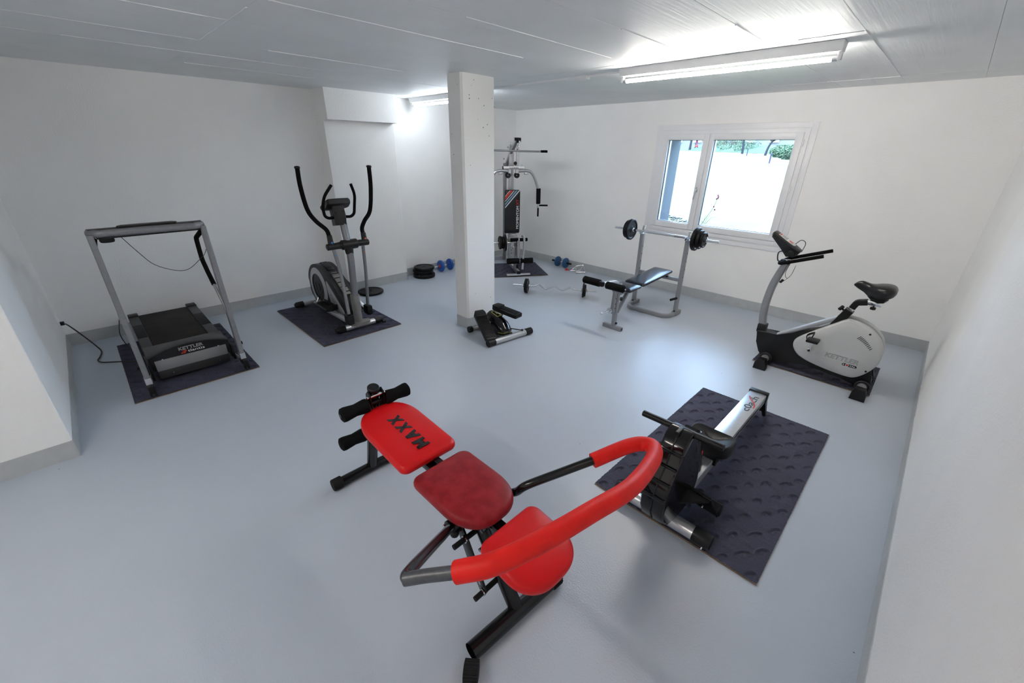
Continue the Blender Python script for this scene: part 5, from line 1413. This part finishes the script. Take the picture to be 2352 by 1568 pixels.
# ------------------------------------------------------------------ multi gym
def multi_gym():
    rz = math.atan2(GR.y, GR.x)
    t = thing('multi_gym', 'silver multi gym with tall black backrest and butterfly arms in the corner', 'multi gym', GO, rotz=rz)
    RAISE[t.name] = 0.017
    P = lambda s, b, z: GO + GR * s - GF * b + Vector((0, 0, z))
    fu = -GF
    # base
    part('base_beam', G().rect([P(0, 0.0, 0.04), P(0, 1.22, 0.04)], 0.05, 0.05, (0, 0, 1), 0.005), 'gym_silver', t)
    part('base_end', G().rect([P(0, -0.004, 0.04), P(0, 0.012, 0.04)], 0.053, 0.053, (0, 0, 1), 0.005), 'black_plastic', t)
    part('front_foot', G().rect([P(-0.183, 0.02, 0.012), P(0.183, 0.02, 0.012)], 0.05, 0.022, (0, 0, 1), 0.004), 'alu', t)
    part('rear_foot', G().rect([P(-0.33, 1.1, 0.03), P(0.33, 1.1, 0.03)], 0.05, 0.045, (0, 0, 1), 0.004), 'gym_silver', t)
    part('column', G().rect([P(0, 0.70, 0.05), P(0, 0.70, 1.835)], 0.055, 0.05, GR, 0.005), 'gym_silver', t)
    part('column_cap', G().rect([P(0, 0.70, 1.825), P(0, 0.70, 1.845)], 0.058, 0.053, GR, 0.005), 'alu', t)
    part('rear_column', G().rect([P(-0.055, 0.86, 0.05), P(-0.055, 0.86, 1.56)], 0.05, 0.05, GR, 0.005), 'gym_grey', t)
    part('top_boom', G().rect([P(-0.02, 0.95, 1.50), P(0.0, 0.70, 1.70), P(0.0, 0.27, 1.875)], 0.045, 0.04, (0, 0, 1), 0.005), 'gym_grey', t)
    part('boom_end', G().lathe([(0, -0.045), (0.02, -0.045), (0.02, 0.045), (0, 0.045)], P(0.0, 0.26, 1.882), GR), 'black_plastic', t)
    for s in (-0.05, 0.05):
        part('pulley_bracket', G().box(P(s, 0.26, 1.872), (0.006, 0.04, 0.055), 0.002, Matrix.Rotation(rz, 3, 'Z')), 'chrome', t)
    part('top_pulley', G().lathe([(0.008, -0.011), (0.036, -0.011), (0.028, 0), (0.036, 0.011), (0.008, 0.011)], P(0.0, 0.26, 1.865), GR, 24), 'black_plastic', t)
    part('snap_hook', G().tube(crom([P(0.008, 0.25, 1.835), P(0.02, 0.25, 1.80), P(0.008, 0.25, 1.755), P(-0.004, 0.25, 1.80)], 5, True), 0.005, 8, closed=True), 'chrome', t)
    part('cable', G().tube([P(0, 0.25, 1.86), P(0, 0.25, 1.74)], 0.004, 6).tube([P(0.05, 0.74, 1.70), P(0.055, 0.74, 0.25)], 0.0035, 6), 'cable', t)
    for z, s in ((1.62, -0.075), (1.55, -0.075), (1.47, -0.075), (1.78, -0.035), (1.78, 0.035)):
        part('bolt', G().cyl(P(s, 0.70 if z > 1.7 else 0.80, z), P(s + (0.02 if s > 0 else -0.02), 0.70 if z > 1.7 else 0.80, z), 0.012, seg=10), 'chrome', t)
    # lat bar hanging from the hook
    part('lat_bar', G().cyl(P(-0.36, 0.25, 1.735), P(0.36, 0.25, 1.728), 0.0125), 'gym_grey', t)
    for a, b in ((-0.44, -0.34), (0.34, 0.44)):
        part('bar_grip', G().cyl(P(a, 0.25, 1.7315), P(b, 0.25, 1.7315), 0.0165, bev=0.003), 'foam', t)
    # second strut in front of the column
    part('front_strut', G().rect([P(0.085, 0.60, 1.50), P(0.085, 0.60, 1.78), P(0.03, 0.36, 1.84)], 0.036, 0.036, GR, 0.004), 'gym_silver', t)
    # press arm head
    hp = part('press_head', G().rect([P(-0.16, 0.50, 1.502), P(0.16, 0.50, 1.502)], 0.05, 0.044, (0, 0, 1), 0.005), 'alu', t)
    part('head_end', G().rect([P(-0.165, 0.50, 1.502), P(-0.155, 0.50, 1.502)], 0.052, 0.046, (0, 0, 1), 0.004), 'black_plastic', hp)
    lettering('lettering', 'HAMMER', 'print_black', hp, P(0.012, 0.4745, 1.503), GR, (0, 0, 1), 0.125, 0.02, bold=0.02)
    lettering('lettering', 'T', 'print_red', hp, P(-0.062, 0.4745, 1.503), GR, (0, 0, 1), 0.016, 0.02, bold=0.03)
    part('star_knob', G().lathe([(0, 0), (0.022, 0), (0.027, 0.008), (0.022, 0.016), (0, 0.016)], P(0.028, 0.5, 1.565), GF, 9), 'black_plastic', t)
    part('eye_loop', G().tube(crom([P(0.11, 0.5, 1.52), P(0.115, 0.5, 1.545), P(0.128, 0.5, 1.55), P(0.138, 0.5, 1.54), P(0.14, 0.5, 1.52)], 4), 0.004, 6), 'chrome', t)
    for s in (-1, 1):
        part('arm_hinge', G().rect([P(s * 0.055, 0.49, 1.48), P(s * 0.055, 0.49, 1.43)], 0.05, 0.045, GR, 0.004), 'alu', t)
        part('lower_pulley', G().lathe([(0.008, -0.012), (0.042, -0.012), (0.034, 0), (0.042, 0.012), (0.008, 0.012)], P(s * 0.068, 0.56, 1.398), GF, 24), 'black_plastic', t)
        arm = crom([P(s * 0.08, 0.49, 1.458), P(s * 0.19, 0.49, 1.466), P(s * 0.265, 0.49, 1.448), P(s * 0.325, 0.49, 1.375), P(s * 0.362, 0.49, 1.29), P(s * 0.398, 0.49, 1.19)], 6)
        part('butterfly_arm', G().tube(arm, 0.02, 16), 'gym_silver', t)
        part('arm_stop', G().box(P(s * 0.195, 0.49, 1.425), (0.06, 0.04, 0.03), 0.003, Matrix.Rotation(rz, 3, 'Z')), 'gym_silver', t)
        part('arm_foam', G().cyl(P(s * 0.398, 0.49, 1.215), P(s * 0.403, 0.49, 0.99), 0.034, bev=0.004), 'foam', t)
        part('handle_joint', G().cyl(P(s * 0.403, 0.49, 0.995), P(s * 0.403, 0.49, 0.935), 0.018).cyl(P(s * 0.403, 0.49, 0.945), P(s * 0.403, 0.49, 0.938), 0.024), 'chrome', t)
        part('side_handle', G().cyl(P(s * 0.41, 0.49, 0.967), P(s * 0.555, 0.49, 0.964), 0.0125, bev=0.002), 'foam', t)
        part('down_handle', G().cyl(P(s * 0.403, 0.49, 0.93), P(s * 0.404, 0.49, 0.80), 0.0125, bev=0.002), 'foam', t)
    # backrest with stripes and print
    bp = part('backrest', G().pad(rrect(0.245, 0.65, 0.025, 4), P(0, 0.575, 0.867), GR, (0, 0, 1), 0.052, 0.003, 0.012), 'black_vinyl', t)
    def stripe(c0, c1, m):
        # diagonal band z = s*1.12 + c, clipped to the cushion face
        k = 1.12
        pts = []
        hw, zt, zb = 0.116, 1.183, 0.55
        def edge(c):
            out = []
            for s_ in (-hw, hw):
                z_ = 1.0 + k * s_ + c
                if zb <= z_ <= zt: out.append((s_, z_))
            for z_ in (zt,):
                s_ = (z_ - 1.0 - c) / k
                if -hw < s_ < hw: out.append((s_, z_))
            return sorted(out)
        e0, e1 = edge(c0), edge(c1)
        if len(e0) < 2 or len(e1) < 2: return
        poly = [e0[0], e0[1], e1[1], e1[0]]
        part('stripe', G().prism(poly, P(0, 0.5195, 0), GR, (0, 0, 1), 0.0, 0.0015), m, bp, smooth=0)
    for c0, c1, m in ((0.178, 0.222, 'print_red'), (0.150, 0.162, 'print_white'), (0.095, 0.128, 'print_blue'), (0.055, 0.075, 'print_white'), (0.226, 0.234, 'print_white')):
        stripe(c0, c1, m)
    lettering('lettering', 'MOMENTOM', 'print_white', bp, P(0.082, 0.5185, 0.785), (0, 0, 1), -GR, 0.345, 0.042, bold=0.018, lift=0.001)
    lettering('lettering', 'XT', 'print_red', bp, P(0.080, 0.5185, 1.012), (0, 0, 1), -GR, 0.085, 0.042, bold=0.018, lift=0.001)
    part('backrest_arm', G().rect([P(0, 0.70, 0.70), P(0, 0.575, 0.70)], 0.04, 0.04, (0, 0, 1), 0.004).rect([P(0, 0.70, 1.05), P(0, 0.575, 1.05)], 0.04, 0.04, (0, 0, 1), 0.004), 'gym_grey', t)
    # seat support, leg unit
    part('seat_beam', G().rect([P(0.0, 0.70, 0.50), P(0.0, 0.12, 0.52)], 0.05, 0.045, (0, 0, 1), 0.004), 'gym_silver', t)
    part('seat_plate', G().box(P(0.0, 0.40, 0.545), (0.09, 0.12, 0.03), 0.004, Matrix.Rotation(rz, 3, 'Z')), 'alu', t)
    part('front_post', G().rect([P(0.0, 0.26, 0.06), P(0.0, 0.20, 0.52)], 0.05, 0.05, GR, 0.004), 'gym_silver', t)
    part('leg_lever', G().rect([P(0.005, 0.10, 0.52), P(0.0, 0.04, 0.20)], 0.045, 0.04, GR, 0.004), 'gym_grey', t)
    part('pivot_block', G().box(P(-0.11, 0.14, 0.52), (0.08, 0.06, 0.045), 0.006, Matrix.Rotation(rz, 3, 'Z')).box(P(-0.02, 0.16, 0.445), (0.06, 0.05, 0.06), 0.006, Matrix.Rotation(rz, 3, 'Z')), 'taupe', t)
    for z, b, r, w in ((0.523, 0.10, 0.026, 0.13), (0.225, 0.01, 0.042, 0.20)):
        part('roller_rod', G().cyl(P(-w + 0.02 + 0.012, b, z), P(w - 0.02 + 0.012, b, z), 0.01), 'chrome', t)
        for s in (-1, 1):
            part('foam_roller', G().cyl(P(s * 0.012 + 0.015, b, z), P(s * w + 0.015, b, z), r, bev=0.006), 'foam', t)
    cu = crom([P(0.055, 0.08, 0.575), P(0.068, 0.05, 0.592), P(0.078, 0.03, 0.55), P(0.075, 0.02, 0.40), P(0.062, 0.0, 0.25), P(0.05, -0.02, 0.10)], 6)
    part('curl_handle', G().tube(cu, 0.017, 14), 'gym_silver', t)
    # weight horn with discs on the left
    part('weight_horn', G().cyl(P(-0.46, 0.14, 0.478), P(-0.02, 0.14, 0.478), 0.0125), 'chrome', t)
    for s, r, th in ((-0.265, 0.098, 0.034), (-0.225, 0.09, 0.03), (-0.192, 0.125, 0.026)):
        part('weight_disc', weight_plate_mesh(G(), P(s, 0.14, 0.478 - (0.0 if r < 0.12 else 0.005)), GR, r, th), 'iron', t)
    for k in range(9):
        part('chain_link', G().lathe([(0.006, -0.003), (0.011, 0), (0.006, 0.003)], P(-0.085, 0.2 - 0.015 * k, 0.44 - 0.042 * k), GF + GR * (0.8 if k % 2 else -0.8), 10), 'chrome', t)
    part('low_pulley', G().lathe([(0.008, -0.011), (0.036, -0.011), (0.028, 0), (0.036, 0.011), (0.008, 0.011)], P(0.0, 0.12, 0.11), GR, 24), 'black_plastic', t)
multi_gym()

# ------------------------------------------------------------------ loose weights
def dumbbell(p0, p1, z, r, mplate, mend, label, nut_end, offs):
    p0, p1 = Vector((*p0, z)), Vector((*p1, z))
    d = (p1 - p0).normalized(); L = (p1 - p0).length
    c = (p0 + p1) / 2
    t = thing('dumbbell', label, 'dumbbell', (c.x, c.y, 0), 'dumbbells by the walls')
    part('bar', G().cyl(p0, p1, 0.0125, bev=0.002), 'chrome', t)
    for a in offs:
        pr = [(0.012, -0.019), (r * 0.8, -0.019), (r * 0.96, -0.015), (r, -0.006), (r, 0.006), (r * 0.96, 0.015), (r * 0.8, 0.019), (0.012, 0.019)]
        part('weight_disc', G().lathe(pr, p0 + d * (a * L), d, 36), mplate, t)
    for a, da in ((offs[0], -1), (offs[1], 1)):
        q = p0 + d * (a * L + da * 0.02)
        if mend == 'foam':
            part('bar_end', G().cyl(q, p0 if da < 0 else p1, 0.0155, bev=0.003), 'rubber', t)
        elif da < 0:
            part('star_nut', G().lathe([(0, 0), (0.024, 0), (0.026, 0.008), (0.018, 0.02), (0, 0.02)], q, d * da, 8), 'red', t)
    return t
dumbbell((0.172, -1.955), (0.185, -1.505), 0.091, 0.09, 'blue_vinyl', None, 'bright blue dumbbell with red nut on the floor between pillar and wall', True, (0.42, 0.80))
dumbbell((1.075, -0.118), (1.47, -0.108), 0.084, 0.083, 'blue_dull', 'foam', 'dull blue dumbbell with black bar ends below the window wall', False, (0.30, 0.71))
g = G().lathe([(0.012, 0), (0.03, 0), (0.032, 0.006), (0.022, 0.008), (0.02, 0.022), (0.012, 0.022), (0.012, 0)], (1.452, -0.20, 0.0), (0, 0, 1), 12)
solo('star_nut', g, 'red', 'small red screw nut on the floor by the dull blue dumbbell', 'nut', (1.452, -0.2, 0))

def handle_piece(label, bars, c, mname='chrome'):
    t = thing('rowing_attachment', label, 'attachment', c, 'chrome cable attachments by the window wall')
    for a, b, r in bars:
        part('bar', G().cyl(a, b, r), mname, t)
    return t
handle_piece('bent chrome triangle row handle standing by the window wall', [((1.66, -0.235, 0.014), (1.775, -0.13, 0.014), 0.013), ((1.665, -0.225, 0.014), (1.60, -0.16, 0.085), 0.0055), ((1.77, -0.135, 0.014), (1.685, -0.07, 0.105), 0.0055),
              ((1.60, -0.16, 0.085), (1.685, -0.07, 0.105), 0.009), ((1.60, -0.16, 0.085), (1.56, -0.215, 0.014), 0.0055), ((1.685, -0.07, 0.105), (1.65, -0.12, 0.02), 0.0055), ((1.545, -0.235, 0.013), (1.66, -0.115, 0.013), 0.012)], (1.66, -0.15, 0))
handle_piece('flat chrome stirrup handle lying by the window wall', [((1.455, -0.085, 0.008), (1.545, -0.045, 0.008), 0.006), ((1.455, -0.085, 0.008), (1.52, -0.215, 0.008), 0.006), ((1.545, -0.045, 0.008), (1.59, -0.085, 0.008), 0.006), ((1.50, -0.205, 0.010), (1.53, -0.225, 0.010), 0.009)], (1.51, -0.12, 0))

def plate(x, y, z, r, th, label, group='loose weight discs on the floor'):
    c = (x, y, z + th / 2)
    o = solo('weight_disc', weight_plate_mesh(G(), c, (0, 0, 1), r, th), 'iron', label, 'weight disc', (x, y, z), group)
    return o
sx, sy = 0.228, -2.115
plate(sx, sy, 0.0, 0.163, 0.054, 'thick black weight disc at the bottom of the floor stack')
plate(sx + 0.004, sy - 0.004, 0.054, 0.128, 0.026, 'smallest black weight disc, second from bottom in the floor stack')
plate(sx - 0.012, sy - 0.008, 0.080, 0.152, 0.036, 'black weight disc third from bottom in the floor stack')
plate(sx + 0.006, sy + 0.004, 0.116, 0.152, 0.042, 'black weight disc on top of the floor stack with raised hub')
plate(0.415, -3.09, 0.0, 0.165, 0.034, 'black weight disc lying alone behind the cross trainer')
for nm_, dz_ in RAISE.items():      # things standing on a mat rest on its pile
    bpy.data.objects[nm_].location.z += dz_
